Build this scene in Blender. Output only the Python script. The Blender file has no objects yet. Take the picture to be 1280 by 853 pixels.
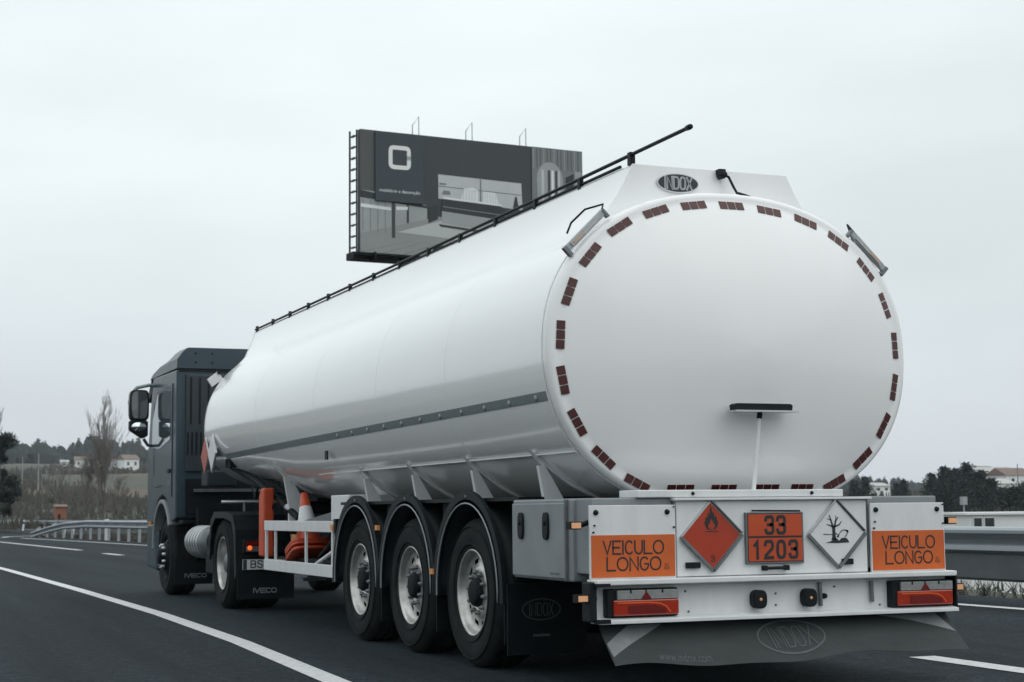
import bpy, math, random
from mathutils import Vector, Matrix, noise
R = math.radians
random.seed(7)
sc = bpy.context.scene
COL = sc.collection

# ------------------------------------------------------------------ camera, sky, sun, exposure
def setup():
    yaw, pitch, roll = 0.3881, 0.1029, -0.0099
    F = Vector((math.sin(yaw)*math.cos(pitch), math.cos(yaw)*math.cos(pitch), math.sin(pitch)))
    Rt = Vector((math.cos(yaw), -math.sin(yaw), 0)); U = Rt.cross(F)
    X = Rt*math.cos(roll)+U*math.sin(roll); Y = U*math.cos(roll)-Rt*math.sin(roll)
    m = Matrix((X, Y, -F)).transposed().to_4x4()
    m.translation = Vector((-5.2986, -8.751, 1.0755))
    cd = bpy.data.cameras.new('camera'); cam = bpy.data.objects.new('camera', cd); COL.objects.link(cam)
    cam.matrix_world = m
    cd.sensor_width = 36; cd.lens = 36*2055.04/1280
    cd.clip_start = .1; cd.clip_end = 6000
    cd.dof.use_dof = True; cd.dof.focus_distance = 11.0; cd.dof.aperture_fstop = 6.3
    sc.camera = cam
setup()
SUN_EL, SUN_AZ = R(48), R(150)          # azimuth from +Y clockwise: behind the camera, high
world = bpy.data.worlds.new('World'); sc.world = world; world.use_nodes = True
def sky():
    nt = world.node_tree; N = nt.nodes; L = nt.links; N.clear()
    out = N.new('ShaderNodeOutputWorld'); bg = N.new('ShaderNodeBackground')
    st = N.new('ShaderNodeTexSky'); st.sky_type = 'NISHITA'; st.sun_disc = False
    st.sun_elevation = SUN_EL; st.sun_rotation = SUN_AZ; st.air_density = 1.5; st.dust_density = 5
    tc = N.new('ShaderNodeTexCoord'); sp = N.new('ShaderNodeSeparateXYZ')
    L.new(tc.outputs['Generated'], sp.inputs[0])
    ramp = N.new('ShaderNodeValToRGB'); e = ramp.color_ramp
    e.elements[0].position = 0.0; e.elements[0].color = (6.25, 6.75, 7.25, 1)
    e.elements[1].position = 1.0; e.elements[1].color = (12.2, 12.9, 13.0, 1)
    k = e.elements.new(.08); k.color = (7.1, 7.75, 8.1, 1)
    k = e.elements.new(.20); k.color = (8.0, 8.75, 8.85, 1)
    L.new(sp.outputs['Z'], ramp.inputs[0])
    # soft cloud deck
    mp = N.new('ShaderNodeMapping'); mp.inputs['Scale'].default_value = (1.2, 1.2, 4.5)
    ns = N.new('ShaderNodeTexNoise'); ns.inputs['Scale'].default_value = 1.9; ns.inputs['Detail'].default_value = 5
    ns.inputs['Roughness'].default_value = .45
    L.new(tc.outputs['Generated'], mp.inputs[0]); L.new(mp.outputs[0], ns.inputs[0])
    mr = N.new('ShaderNodeMapRange'); mr.inputs[1].default_value = .3; mr.inputs[2].default_value = .7
    mr.inputs[3].default_value = .88; mr.inputs[4].default_value = 1.08
    L.new(ns.outputs[0], mr.inputs[0])
    mul = N.new('ShaderNodeVectorMath'); mul.operation = 'SCALE'
    L.new(ramp.outputs[0], mul.inputs[0]); L.new(mr.outputs[0], mul.inputs['Scale'])
    mix = N.new('ShaderNodeMix'); mix.data_type = 'RGBA'; mix.inputs[0].default_value = .06
    L.new(mul.outputs[0], mix.inputs[6]); L.new(st.outputs[0], mix.inputs[7])
    L.new(mix.outputs[2], bg.inputs[0]); bg.inputs[1].default_value = 0.1
    L.new(bg.outputs[0], out.inputs[0])
sky()
sl = bpy.data.lights.new('sun', 'SUN'); sl.energy = 0.5; sl.angle = R(80); sl.color = (1, .97, .93)
so = bpy.data.objects.new('sun', sl); COL.objects.link(so)
sd = Vector((math.sin(SUN_AZ)*math.cos(SUN_EL), math.cos(SUN_AZ)*math.cos(SUN_EL), math.sin(SUN_EL)))
so.rotation_euler = sd.to_track_quat('Z', 'Y').to_euler()
sc.view_settings.view_transform = 'Standard'; sc.view_settings.look = 'None'
sc.view_settings.exposure = 0.13; sc.view_settings.gamma = 1
sc.cycles.max_bounces = 8; sc.cycles.volume_bounces = 0

# ------------------------------------------------------------------ materials
MATS = {}
def mat(name, col, rough=.5, metal=0.0, col2=None, ns=4.0, amp=.5, bump=0.0, bs=60.0, coat=0.0, rvar=0.0, spec=.5, stretch=(1, 1, 1), emit=None):
    """Principled material; base colour wanders between col and col2 with a noise of scale ns (object metres)."""
    m = bpy.data.materials.new(name); m.use_nodes = True
    nt = m.node_tree; N = nt.nodes; L = nt.links
    b = N['Principled BSDF']
    b.inputs['Base Color'].default_value = (*col, 1); b.inputs['Roughness'].default_value = rough
    b.inputs['Metallic'].default_value = metal; b.inputs['Coat Weight'].default_value = coat
    b.inputs['Coat Roughness'].default_value = .06; b.inputs['Specular IOR Level'].default_value = spec
    tc = N.new('ShaderNodeTexCoord'); mp = N.new('ShaderNodeMapping'); mp.inputs['Scale'].default_value = stretch
    L.new(tc.outputs['Object'], mp.inputs[0])
    n1 = N.new('ShaderNodeTexNoise'); n1.inputs['Scale'].default_value = ns; n1.inputs['Detail'].default_value = 6
    n1.inputs['Roughness'].default_value = .6
    L.new(mp.outputs[0], n1.inputs[0])
    if col2 is None: col2 = tuple(c*.82 for c in col)
    mr = N.new('ShaderNodeMapRange'); mr.inputs[1].default_value = .5-.35*amp; mr.inputs[2].default_value = .5+.35*amp
    L.new(n1.outputs[0], mr.inputs[0])
    mx = N.new('ShaderNodeMix'); mx.data_type = 'RGBA'
    mx.inputs[6].default_value = (*col2, 1); mx.inputs[7].default_value = (*col, 1)
    L.new(mr.outputs[0], mx.inputs[0]); L.new(mx.outputs[2], b.inputs['Base Color'])
    if rvar:
        r2 = N.new('ShaderNodeMapRange'); r2.inputs[3].default_value = rough+rvar; r2.inputs[4].default_value = max(.02, rough-rvar)
        L.new(n1.outputs[0], r2.inputs[0]); L.new(r2.outputs[0], b.inputs['Roughness'])
    if bump:
        n2 = N.new('ShaderNodeTexNoise'); n2.inputs['Scale'].default_value = bs; n2.inputs['Detail'].default_value = 3
        L.new(mp.outputs[0], n2.inputs[0])
        bp = N.new('ShaderNodeBump'); bp.inputs['Strength'].default_value = bump; bp.inputs['Distance'].default_value = .02
        L.new(n2.outputs[0], bp.inputs['Height']); L.new(bp.outputs[0], b.inputs['Normal'])
    if emit:
        b.inputs['Emission Color'].default_value = (*emit[0], 1); b.inputs['Emission Strength'].default_value = emit[1]
    MATS[name] = m
    return m

TANK = mat('tank_white', (.85, .865, .87), .16, 0, (.79, .805, .81), 1.3, 1.4, stretch=(1, .7, .4), coat=.5, rvar=.05, bump=.05, bs=1.1)
DISH = mat('dish_white', (.84, .85, .855), .22, 0, (.77, .785, .79), 1.6, 1.4, stretch=(1.5, 1.5, .35), coat=.25, rvar=.04, bump=.02, bs=1.3)
WHITE = mat('white_panel', (.74, .755, .765), .36, 0, (.56, .58, .59), 5, 1.1, stretch=(1.6, 1.6, .5), rvar=.08)
GREYW = mat('grey_paint', (.24, .265, .28), .42, 0, (.18, .20, .21), 4, .9, rvar=.06)
ALU = mat('aluminium', (.62, .65, .67), .36, .75, (.45, .47, .49), 9, .8, rvar=.1)
RIM = mat('rim_aluminium', (.74, .73, .71), .34, .7, (.22, .21, .20), 9, 1.1, rvar=.12)
STEEL = mat('dull_steel', (.20, .22, .23), .45, .6, (.12, .13, .14), 12, .8)
BLACK = mat('black_plastic', (.003, .006, .008), .5, 0, (.008, .012, .014), 9, .7, spec=.2)
RUBBER = mat('tyre_rubber', (.005, .008, .010), .8, 0, (.024, .027, .028), 5, .9, bump=.15, bs=90, spec=.15)
TREAD = mat('tyre_tread', (.007, .009, .011), .85, 0, (.018, .02, .021), 20, .7, bump=.4, bs=40, spec=.25)
FLAP = mat('flap_rubber', (.007, .012, .014), .65, 0, (.022, .029, .032), 5, .9, stretch=(1, 1, 3), bump=.1, bs=30)
CHASSIS = mat('chassis_dark', (.0035, .006, .008), .65, 0, (.012, .015, .017), 5, .8, spec=.15)
SLATE = mat('cab_slate', (.030, .055, .072), .38, .0, (.024, .046, .061), 3, .8, coat=.12, rvar=.05, spec=.35)
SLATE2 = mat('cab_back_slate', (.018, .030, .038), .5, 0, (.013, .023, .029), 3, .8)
STRIPE = mat('stripe_grey', (.20, .235, .245), .4, 0, (.16, .19, .20), 8, .8)
MAROON = mat('maroon_tape', (.075, .010, .010), .45, 0, (.045, .008, .008), 90, .8)
ORANGE = mat('orange_board', (.60, .120, .018), .38, 0, (.47, .09, .016), 5, 1.0)
ORANGE2 = mat('orange_placard', (.48, .062, .012), .38, 0, (.42, .052, .010), 6, .8)
REDOR = mat('red_orange_placard', (.40, .038, .009), .36, 0, (.33, .030, .008), 6, .8)
PLASTOR = mat('orange_plastic', (.60, .075, .02), .45, 0, (.42, .05, .015), 9, .8)
INK = mat('black_ink', (.01, .014, .017), .5)
REDL = mat('red_lens', (.38, .028, .008), .12, 0, (.28, .02, .006), 20, .6, coat=.8)
REDD = mat('dark_red_lens', (.16, .010, .008), .15, 0, (.12, .01, .008), 20, .6, coat=.8)
LAMPAMB = mat('pale_amber', (.55, .38, .30), .3)
CLEAR = mat('clear_lens', (.36, .37, .37), .15, .2, (.25, .26, .26), 30, .6, coat=.8)
AMBER = mat('amber_lens', (.70, .22, .04), .2, 0, (.9, .45, .2), 60, .8, coat=.5)
AMBERON = mat('amber_glow', (.70, .36, .20), .25, emit=((1, .55, .32), .12))
BADGE = mat('badge_grey', (.07, .085, .09), .5)
LITIND = mat('lit_indicator', (.5, .06, .01), .2, emit=((1, .16, .03), .8))
CABGLASS = mat('cab_glass', (.24, .29, .31), .06, .7, (.20, .25, .27))
GLASS = mat('dark_glass', (.02, .03, .035), .05, 0, (.02, .03, .035), coat=1, spec=1)
MIRR = mat('mirror_glass', (.75, .8, .82), .03, 1)
ASPH = mat('asphalt', (.0050, .0085, .0108), .85, 0, (.0120, .0170, .0200), .45, .9, bump=.5, bs=120, stretch=(1, .35, 1), rvar=.08, spec=.12)
def asphalt_detail():
    nt = ASPH.node_tree; N = nt.nodes; L = nt.links; b = N['Principled BSDF']
    src = b.inputs['Base Color'].links[0].from_socket
    tc = N.new('ShaderNodeTexCoord')
    v = N.new('ShaderNodeTexNoise'); v.inputs['Scale'].default_value = 38; v.inputs['Detail'].default_value = 4; v.inputs['Roughness'].default_value = .8
    L.new(tc.outputs['Object'], v.inputs[0])
    mr = N.new('ShaderNodeMapRange'); mr.inputs[1].default_value = .3; mr.inputs[2].default_value = .75
    mr.inputs[3].default_value = .1; mr.inputs[4].default_value = 3.2
    L.new(v.outputs[0], mr.inputs[0])
    s = N.new('ShaderNodeVectorMath'); s.operation = 'SCALE'
    L.new(src, s.inputs[0]); L.new(mr.outputs[0], s.inputs['Scale'])
    v2 = N.new('ShaderNodeTexNoise'); v2.inputs['Scale'].default_value = 9; v2.inputs['Detail'].default_value = 8; v2.inputs['Roughness'].default_value = .75
    L.new(tc.outputs['Object'], v2.inputs[0])
    m2 = N.new('ShaderNodeMapRange'); m2.inputs[1].default_value = .3; m2.inputs[2].default_value = .7; m2.inputs[3].default_value = .4; m2.inputs[4].default_value = 1.8
    L.new(v2.outputs[0], m2.inputs[0])
    s2 = N.new('ShaderNodeVectorMath'); s2.operation = 'SCALE'; L.new(s.outputs[0], s2.inputs[0]); L.new(m2.outputs[0], s2.inputs['Scale'])
    # long polished and stained bands along the lanes
    mp = N.new('ShaderNodeMapping'); mp.inputs['Scale'].default_value = (1.1, .05, 1); L.new(tc.outputs['Object'], mp.inputs[0])
    v3 = N.new('ShaderNodeTexNoise'); v3.inputs['Scale'].default_value = 1.0; v3.inputs['Detail'].default_value = 5; L.new(mp.outputs[0], v3.inputs[0])
    m3 = N.new('ShaderNodeMapRange'); m3.inputs[1].default_value = .3; m3.inputs[2].default_value = .7; m3.inputs[3].default_value = .6; m3.inputs[4].default_value = 1.6
    L.new(v3.outputs[0], m3.inputs[0])
    s3 = N.new('ShaderNodeVectorMath'); s3.operation = 'SCALE'; L.new(s2.outputs[0], s3.inputs[0]); L.new(m3.outputs[0], s3.inputs['Scale'])
    L.new(s3.outputs[0], b.inputs['Base Color'])
asphalt_detail()
PAINT = mat('road_paint', (.70, .71, .71), .6, 0, (.42, .44, .45), 14, .7, bump=.3, bs=120)
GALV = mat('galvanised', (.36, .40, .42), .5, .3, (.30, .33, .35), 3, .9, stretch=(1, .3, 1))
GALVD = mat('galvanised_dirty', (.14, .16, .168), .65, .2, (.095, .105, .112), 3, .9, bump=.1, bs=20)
CONC = mat('concrete', (.30, .31, .31), .85, 0, (.2, .21, .21), 2, .9)
SLATE_HI = mat('arm_slate_highlight', (.20, .24, .26), .35, .1, coat=.3)  # lighter slate: the upper mirror arm's whitish highlight put into its colour
BARK = mat('bark', (.10, .085, .075), .9, 0, (.07, .06, .055), 6, .8)
TWIG = mat('twig', (.21, .195, .18), .9, 0, (.14, .13, .12), 3, .8)
NEEDLE = mat('needles', (.005, .012, .013), .8, 0, (.012, .021, .020), 1.2, .9)
WOOD = mat('far_wood', (.018, .030, .031), .9, 0, (.030, .042, .040), .08, .9)
SCRUB = mat('dry_scrub', (.078, .070, .058), .95, 0, (.05, .052, .043), .15, .9)
HOUSEW = mat('house_white', (.80, .81, .81), .8, 0, (.68, .69, .69), .8, .8)
ROOF = mat('roof_tile', (.19, .13, .11), .85, 0, (.14, .105, .09), 1.5, .8)
ROOFW = mat('roof_pale', (.45, .45, .44), .7, 0, (.35, .35, .34), 1.0, .8)

# ------------------------------------------------------------------ mesh helper
class MB:
    def __init__(s): s.v = []; s.f = []; s.m = []; s.mats = []; s.sm = []
    def mi(s, m):
        if m not in s.mats: s.mats.append(m)
        return s.mats.index(m)
    def add(s, vs, fs, m, smooth=False):
        o = len(s.v); s.v += [tuple(p) for p in vs]; k = s.mi(m)
        for f in fs: s.f.append(tuple(i+o for i in f)); s.m.append(k); s.sm.append(smooth)
        return s
    def box(s, x0, x1, y0, y1, z0, z1, m):
        vs = [(x, y, z) for x in (x0, x1) for y in (y0, y1) for z in (z0, z1)]
        return s.add(vs, [(0, 1, 3, 2), (4, 6, 7, 5), (0, 4, 5, 1), (2, 3, 7, 6), (0, 2, 6, 4), (1, 5, 7, 3)], m)
    def prism(s, poly, ax, a, b, m):
        """extrude a 2D polygon along axis ax (0: poly in YZ, 1: XZ, 2: XY) from a to b"""
        def p(q, t): return {0: (t, q[0], q[1]), 1: (q[0], t, q[1]), 2: (q[0], q[1], t)}[ax]
        n = len(poly)
        vs = [p(q, a) for q in poly]+[p(q, b) for q in poly]
        fs = [tuple(range(n-1, -1, -1)), tuple(range(n, 2*n))]+[(i, (i+1) % n, n+(i+1) % n, n+i) for i in range(n)]
        return s.add(vs, fs, m)
    def strip_prism(s, pa, pb, ax, a, b, m, smooth=False):
        """solid between two matching polylines pa and pb (2D), extruded"""
        def p(q, t): return {0: (t, q[0], q[1]), 1: (q[0], t, q[1]), 2: (q[0], q[1], t)}[ax]
        n = len(pa); vs = []; fs = []
        for i in range(n): vs += [p(pa[i], a), p(pa[i], b), p(pb[i], b), p(pb[i], a)]
        for i in range(n-1):
            for k in range(4):
                fs.append((i*4+k, i*4+(k+1) % 4, i*4+4+(k+1) % 4, i*4+4+k))
        fs += [(0, 3, 2, 1), tuple(4*(n-1)+k for k in range(4))]
        return s.add(vs, fs, m, smooth)
    def tube(s, pts, r, m, n=10, r2=None, caps=True):
        pts = [Vector(p) for p in pts]; vs = []; fs = []; k = len(pts)
        d0 = (pts[1]-pts[0]).normalized()
        up = Vector((0, 0, 1)) if abs(d0.z) < .9 else Vector((1, 0, 0))
        a = d0.cross(up).normalized()
        for i, p in enumerate(pts):
            d = (pts[min(i+1, k-1)]-pts[max(i-1, 0)]).normalized()
            a = (a-d*a.dot(d)).normalized(); b = d.cross(a)
            rr = r if r2 is None else r+(r2-r)*i/(k-1)
            for j in range(n):
                t = 2*math.pi*j/n; vs.append(p+a*rr*math.cos(t)+b*rr*math.sin(t))
        for i in range(k-1):
            for j in range(n): fs.append((i*n+j, i*n+(j+1) % n, (i+1)*n+(j+1) % n, (i+1)*n+j))
        s.add(vs, fs, m, True)
        if caps: s.add(vs[:n], [tuple(range(n-1, -1, -1))], m); s.add(vs[-n:], [tuple(range(n))], m)
        return s
    def lathe(s, prof, c, axis, m, n=48, smooth=True, skip=None):
        """prof: (radius, offset along axis); axis 0/1/2; skip(i, j) leaves a face out"""
        vs = []; fs = []; k = len(prof)
        for r, h in prof:
            for j in range(n):
                t = 2*math.pi*j/n; u, w = r*math.cos(t), r*math.sin(t)
                q = {0: (h, u, w), 1: (u, h, w), 2: (u, w, h)}[axis]
                vs.append((c[0]+q[0], c[1]+q[1], c[2]+q[2]))
        for i in range(k-1):
            for j in range(n):
                if skip and skip(i, j): continue
                fs.append((i*n+j, i*n+(j+1) % n, (i+1)*n+(j+1) % n, (i+1)*n+j))
        return s.add(vs, fs, m, smooth)
    def build(s, name, parent=None, bevel=0, loc=None, auto=False):
        me = bpy.data.meshes.new(name); me.from_pydata(s.v, [], s.f)
        for m in s.mats: me.materials.append(m)
        me.polygons.foreach_set('material_index', s.m); me.polygons.foreach_set('use_smooth', s.sm)
        o = bpy.data.objects.new(name, me); COL.objects.link(o)
        if parent: o.parent = parent
        if loc: o.location = loc
        if bevel:
            b = o.modifiers.new('b', 'BEVEL'); b.width = bevel; b.segments = 2; b.limit_method = 'ANGLE'; b.angle_limit = R(40)
        return o

def tag(o, label=None, cat=None, group=None, kind=None):
    if label: o['label'] = label
    if cat: o['category'] = cat
    if group: o['group'] = group
    if kind: o['kind'] = kind
    return o
def empty(name, label, cat, group=None, loc=(0, 0, 0)):
    o = bpy.data.objects.new(name, None); COL.objects.link(o); o.location = loc; o.empty_display_size = .2
    return tag(o, label, cat, group)
def copy_tree(o, parent=None):
    c = o.copy(); COL.objects.link(c); c.parent = parent
    for ch in list(o.children): copy_tree(ch, c)
    return c

# ------------------------------------------------------------------ stroke lettering
def arc(cx, cy, rx, ry, a0, a1, n=14, p=2.0):
    out = []
    for i in range(n+1):
        t = R(a0+(a1-a0)*i/n); c, q = math.cos(t), math.sin(t)
        out.append((cx+rx*math.copysign(abs(c)**(2/p), c), cy+ry*math.copysign(abs(q)**(2/p), q)))
    return out
def glyph(ch, sq=2.0):
    g = {'V': [[(0, 1), (.5, 0), (1, 1)]], 'E': [[(1, 1), (0, 1), (0, 0), (1, 0)], [(0, .5), (.85, .5)]],
         'I': [[(.5, 1), (.5, 0)]], 'C': [arc(.52, .5, .52, .5, 48, 312, 18, sq)],
         'U': [[(0, 1)]+arc(.5, .38, .5, .38, 180, 360, 12, sq)+[(1, 1)]], 'L': [[(0, 1), (0, 0), (1, 0)]],
         'O': [arc(.5, .5, .5, .5, 0, 360, 28, sq)], 'N': [[(0, 0), (0, 1), (1, 0), (1, 1)]],
         'G': [arc(.52, .5, .52, .5, 48, 345, 18, sq)+[(1, .48), (.6, .48)]],
         'D': [[(0, 0), (0, 1), (.45, 1)]+arc(.45, .5, .55, .5, 80, -80, 10, sq)+[(.45, 0), (0, 0)]],
         'X': [[(0, 1), (1, 0)], [(1, 1), (0, 0)]], '1': [[(.1, .78), (.52, 1), (.52, 0)]],
         '2': [[(0, .80), (.05, .93), (.2, 1), (.8, 1), (.95, .93), (1, .8), (1, .66), (.93, .55), (.06, .14), (0, 0), (1, 0)]],
         '3': [[(0, .82), (.06, .94), (.2, 1), (.8, 1), (.94, .94), (1, .82), (1, .66), (.92, .56), (.75, .52), (.35, .52)],
               [(.75, .52), (.92, .47), (1, .36), (1, .18), (.94, .06), (.8, 0), (.2, 0), (.06, .06), (0, .18)]],
         '0': [arc(.5, .5, .5, .5, 0, 360, 28, 3.0)],
         'B': [[(0, 0), (0, 1), (.7, 1), (.9, .93), (.95, .78), (.9, .6), (.7, .53), (0, .53)], [(.7, .53), (.94, .45), (1, .27), (.94, .08), (.7, 0), (0, 0)]],
         'S': [[(1, .83), (.9, .95), (.7, 1), (.3, 1), (.08, .94), (0, .78), (.06, .62), (.3, .54), (.7, .47), (.94, .39), (1, .23), (.92, .06), (.7, 0), (.3, 0), (.1, .05), (0, .18)]]}
    return g[ch]
def ribbon(mb, pts, th, to3, m):
    n = len(pts); closed = math.dist(pts[0], pts[-1]) < 1e-6
    if closed: pts = pts[:-1]; n -= 1
    L = []; Rr = []
    for i in range(n):
        a = pts[i-1] if (i > 0 or closed) else None; b = pts[i]; c = pts[(i+1) % n] if (i < n-1 or closed) else None
        d1 = (Vector(b)-Vector(a)).normalized() if a else None; d2 = (Vector(c)-Vector(b)).normalized() if c else None
        if d1 is None: d1 = d2
        if d2 is None: d2 = d1
        n1 = Vector((-d1.y, d1.x)); n2 = Vector((-d2.y, d2.x)); nn = n1+n2
        if nn.length < .3: nn = n1
        nn.normalize(); k = min(1/max(nn.dot(n1), .35), 2.2)*th/2
        bb = Vector(b)
        if not closed and i == 0: bb = bb-d2*th*.5
        if not closed and i == n-1: bb = bb+d1*th*.5
        L.append(bb+nn*k); Rr.append(bb-nn*k)
    vs = [to3(p) for p in L]+[to3(p) for p in Rr]
    fs = [(i, n+i, n+(i+1) % n, (i+1) % n) for i in range(n if closed else n-1)]
    mb.add(vs, fs, m)
def letters(mb, txt, x, y, h, w, gap, th, to3, m, sq=2.0, widths=None):
    """draw txt from (x, y) in plate coordinates; to3 maps plate coordinates to space"""
    for ch in txt:
        cw = w
        if ch == ' ': x += w*.6+gap; continue
        if ch in 'I': cw = w*.12
        if ch == '1': cw = w*.8
        if ch == 'O' and widths: cw = w*widths
        for st in glyph(ch, sq):
            if ch == 'I': st = [(.0+.5, q[1]) for q in st]
            ribbon(mb, [(x+q[0]*cw, y+q[1]*h) for q in st], th, to3, m)
        x += cw+gap
    return x
def plane_xz(y): return lambda q: (q[0], y, q[1])           # faces -Y
def text_width(txt, w, gap, widths=None):
    x = 0
    for ch in txt:
        if ch == ' ': x += w*.6+gap; continue
        cw = w*.12 if ch == 'I' else w*.8 if ch == '1' else w*(widths or 1) if ch == 'O' else w
        x += cw+gap
    return x-gap
def font_text(mb, txt, size, to3, m, cx=0, cy=0):
    c = bpy.data.curves.new('t', 'FONT'); c.body = txt; c.size = size; c.align_x = 'CENTER'; c.align_y = 'CENTER'
    o = bpy.data.objects.new('t', c); COL.objects.link(o)
    dg = bpy.context.evaluated_depsgraph_get(); me = o.evaluated_get(dg).to_mesh()
    vs = [to3((v.co.x+cx, v.co.y+cy)) for v in me.vertices]; fs = [tuple(p.vertices) for p in me.polygons]
    mb.add(vs, fs, m)
    o.evaluated_get(dg).to_mesh_clear(); bpy.data.objects.remove(o); bpy.data.curves.remove(c)

# ================================================================== LARGE STRUCTURE: terrain, road
def sstep(a, b, x):
    t = min(1, max(0, (x-a)/(b-a))); return t*t*(3-2*t)
def ramp_edge(y):            # where the ramp beyond the gore begins, only used to keep terrain under it
    return 0
def ground_h(x, y):
    D = math.hypot(x+5.3, y+8.75); az = math.degrees(math.atan2(x+5.3, y+8.75))
    h = -.10
    h -= 3.4*sstep(9.5, 20, x)*(1-sstep(60, 95, y))*sstep(-60, -10, y+0*x) if y < 95 else 0
    amp = 19-13.5*sstep(12, 30, az) if az > 0 else 17
    if az > 60 or az < -20: amp = 12
    hill = amp*min(1.25, max(0, (D-175)/430))
    bumps = noise.noise(Vector((x*.012, y*.012, 3)))*2.2*sstep(150, 300, D)
    return h+hill*sstep(0, .5, hill+.2)+bumps - .35*sstep(110, 140, D)*(1-sstep(170, 240, D))
def terrain():
    mb = MB(); rings = [0, 6, 12, 18, 25, 32, 40, 50, 60, 72, 85, 100, 115, 130, 150, 170, 190, 215, 245, 280, 320, 370, 420, 480, 540, 600, 660, 740, 850, 1000, 1300, 2000, 3500]
    n = 180; vs = []; fs = []
    for r in rings:
        for j in range(n):
            a = 2*math.pi*j/n; x, y = -5.3+r*math.sin(a), -8.75+r*math.cos(a)
            z = ground_h(x, y)
            if r > 1000: z = z*.3 if r < 1500 else -5
            vs.append((x, y, z))
    for i in range(len(rings)-1):
        for j in range(n): fs.append((i*n+j, (i+1)*n+j, (i+1)*n+(j+1) % n, i*n+(j+1) % n))
    g = mat('field_ground', (.075, .068, .055), .95, 0, (.042, .050, .038), .02, .9, bump=.5, bs=3)
    nt = g.node_tree; N = nt.nodes; L = nt.links; b = N['Principled BSDF']
    src = b.inputs['Base Color'].links[0].from_socket
    tc = N.new('ShaderNodeTexCoord'); v = N.new('ShaderNodeTexVoronoi'); v.inputs['Scale'].default_value = .012
    L.new(tc.outputs['Object'], v.inputs[0])
    rp = N.new('ShaderNodeValToRGB'); e = rp.color_ramp; e.interpolation = 'CONSTANT'
    e.elements[0].color = (.8, .85, .75, 1); e.elements[1].position = .35; e.elements[1].color = (1.25, 1.15, 1.0, 1)
    k = e.elements.new(.6); k.color = (1.6, 1.05, .8, 1); k = e.elements.new(.75); k.color = (.65, .75, .65, 1)
    L.new(v.outputs['Color'], rp.inputs[0])
    mx = N.new('ShaderNodeMix'); mx.data_type = 'RGBA'; mx.blend_type = 'MULTIPLY'; mx.inputs[0].default_value = .8
    L.new(src, mx.inputs[6]); L.new(rp.outputs[0], mx.inputs[7])
    fn = N.new('ShaderNodeTexNoise'); fn.inputs['Scale'].default_value = .35; fn.inputs['Detail'].default_value = 9; fn.inputs['Roughness'].default_value = .8
    L.new(tc.outputs['Object'], fn.inputs[0])
    fm = N.new('ShaderNodeMapRange'); fm.inputs[1].default_value = .35; fm.inputs[2].default_value = .65; fm.inputs[3].default_value = .45; fm.inputs[4].default_value = 1.5
    L.new(fn.outputs[0], fm.inputs[0]); fs_ = N.new('ShaderNodeVectorMath'); fs_.operation = 'SCALE'
    L.new(mx.outputs[2], fs_.inputs[0]); L.new(fm.outputs[0], fs_.inputs['Scale']); L.new(fs_.outputs[0], b.inputs['Base Color'])
    mb.add(vs, fs, g, True); tag(mb.build('ground'), kind='structure')
terrain()

def road():
    mb = MB()
    left = [(-15, -60), (-15, 40), (-15, 100), (-16, 150), (-19, 200)]
    right = [(7.5, -60), (7.5, 5), (7.1, 25), (6.3, 48), (5.0, 70)]
    poly = left+[(-4, 215), (4, 170), (8.1, 138), (11.4, 113), (16, 105.5), (45, 105), (45, 86), (12, 89), (6.5, 87), (3.6, 80.5)]
    # as strips
    rows = [(-60, -15, 7.5), (5, -15, 7.5), (25, -15, 7.1), (48, -15, 6.3), (70, -15, 5.0), (80, -15, 3.6), (88, -15, 6.3), (90, -15, 12), (105, -15.2, 16), (113, -15.4, 11.4), (138, -15.6, 8.1), (170, -17, 4), (215, -19, -4)]
    vs = []
    for y, a, b in rows: vs += [(a, y, 0), (b, y, 0)]
    mb.add(vs, [(2*i, 2*i+1, 2*i+3, 2*i+2) for i in range(len(rows)-1)], ASPH)
    mb.add([(12, 90, 0), (45, 87, 0), (45, 105, 0), (16, 105, 0)], [(0, 1, 2, 3)], ASPH)
    tag(mb.build('road'), kind='structure')
    def line(pts, w, name='road_marking', taper=None):
        m = MB(); vs = []; P = [Vector(p) for p in pts]
        for i, q in enumerate(P):
            d = (P[min(i+1, len(P)-1)]-P[max(i-1, 0)]).normalized(); nn = Vector((-d.y, d.x))*w/2
            vs += [(q.x+nn.x, q.y+nn.y, .005), (q.x-nn.x, q.y-nn.y, .005)]
        m.add(vs, [(2*i, 2*i+1, 2*i+3, 2*i+2) for i in range(len(P)-1)], PAINT)
        tag(m.build(name), kind='structure')
    line([(-3.3, -12), (-2.75, -5), (-2.5, -1.5), (-2.33, 1.53), (-2.14, 5.07), (-2.04, 9.34), (-2.05, 15.7), (-2.15, 26.1), (-2.6, 45), (-3.6, 80), (-5.5, 130)], .17)
    line([(1.95, 1.25), (1.9, 0), (1.83, -2), (1.75, -5)], .22)
    line([(1.98, 14), (1.98, 10)], .2)
    line([(1.95, 27), (1.98, 23)], .2)
    line([(1.72, 36.0), (1.62, 38.4)], .2)
    line([(1.62, 43.3), (1.3, 52), (.95, 62), (.5, 70)], .2)
    line([(6.25, -30), (6.18, 5.3), (5.75, 25), (5.2, 38), (4.75, 48.6), (4.0, 60), (3.05, 71.5), (2.9, 74)], .18)
    line([(2.35, 77), (2.7, 79.3), (3.15, 80.3), (4.2, 82.5), (6.27, 87.7), (9.5, 90.6), (14, 91.5), (40, 89.2)], .3)
    line([(5.0, 155), (6.9, 137), (10.0, 112), (15.5, 104), (40, 103.5)], .25)
road()

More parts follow.
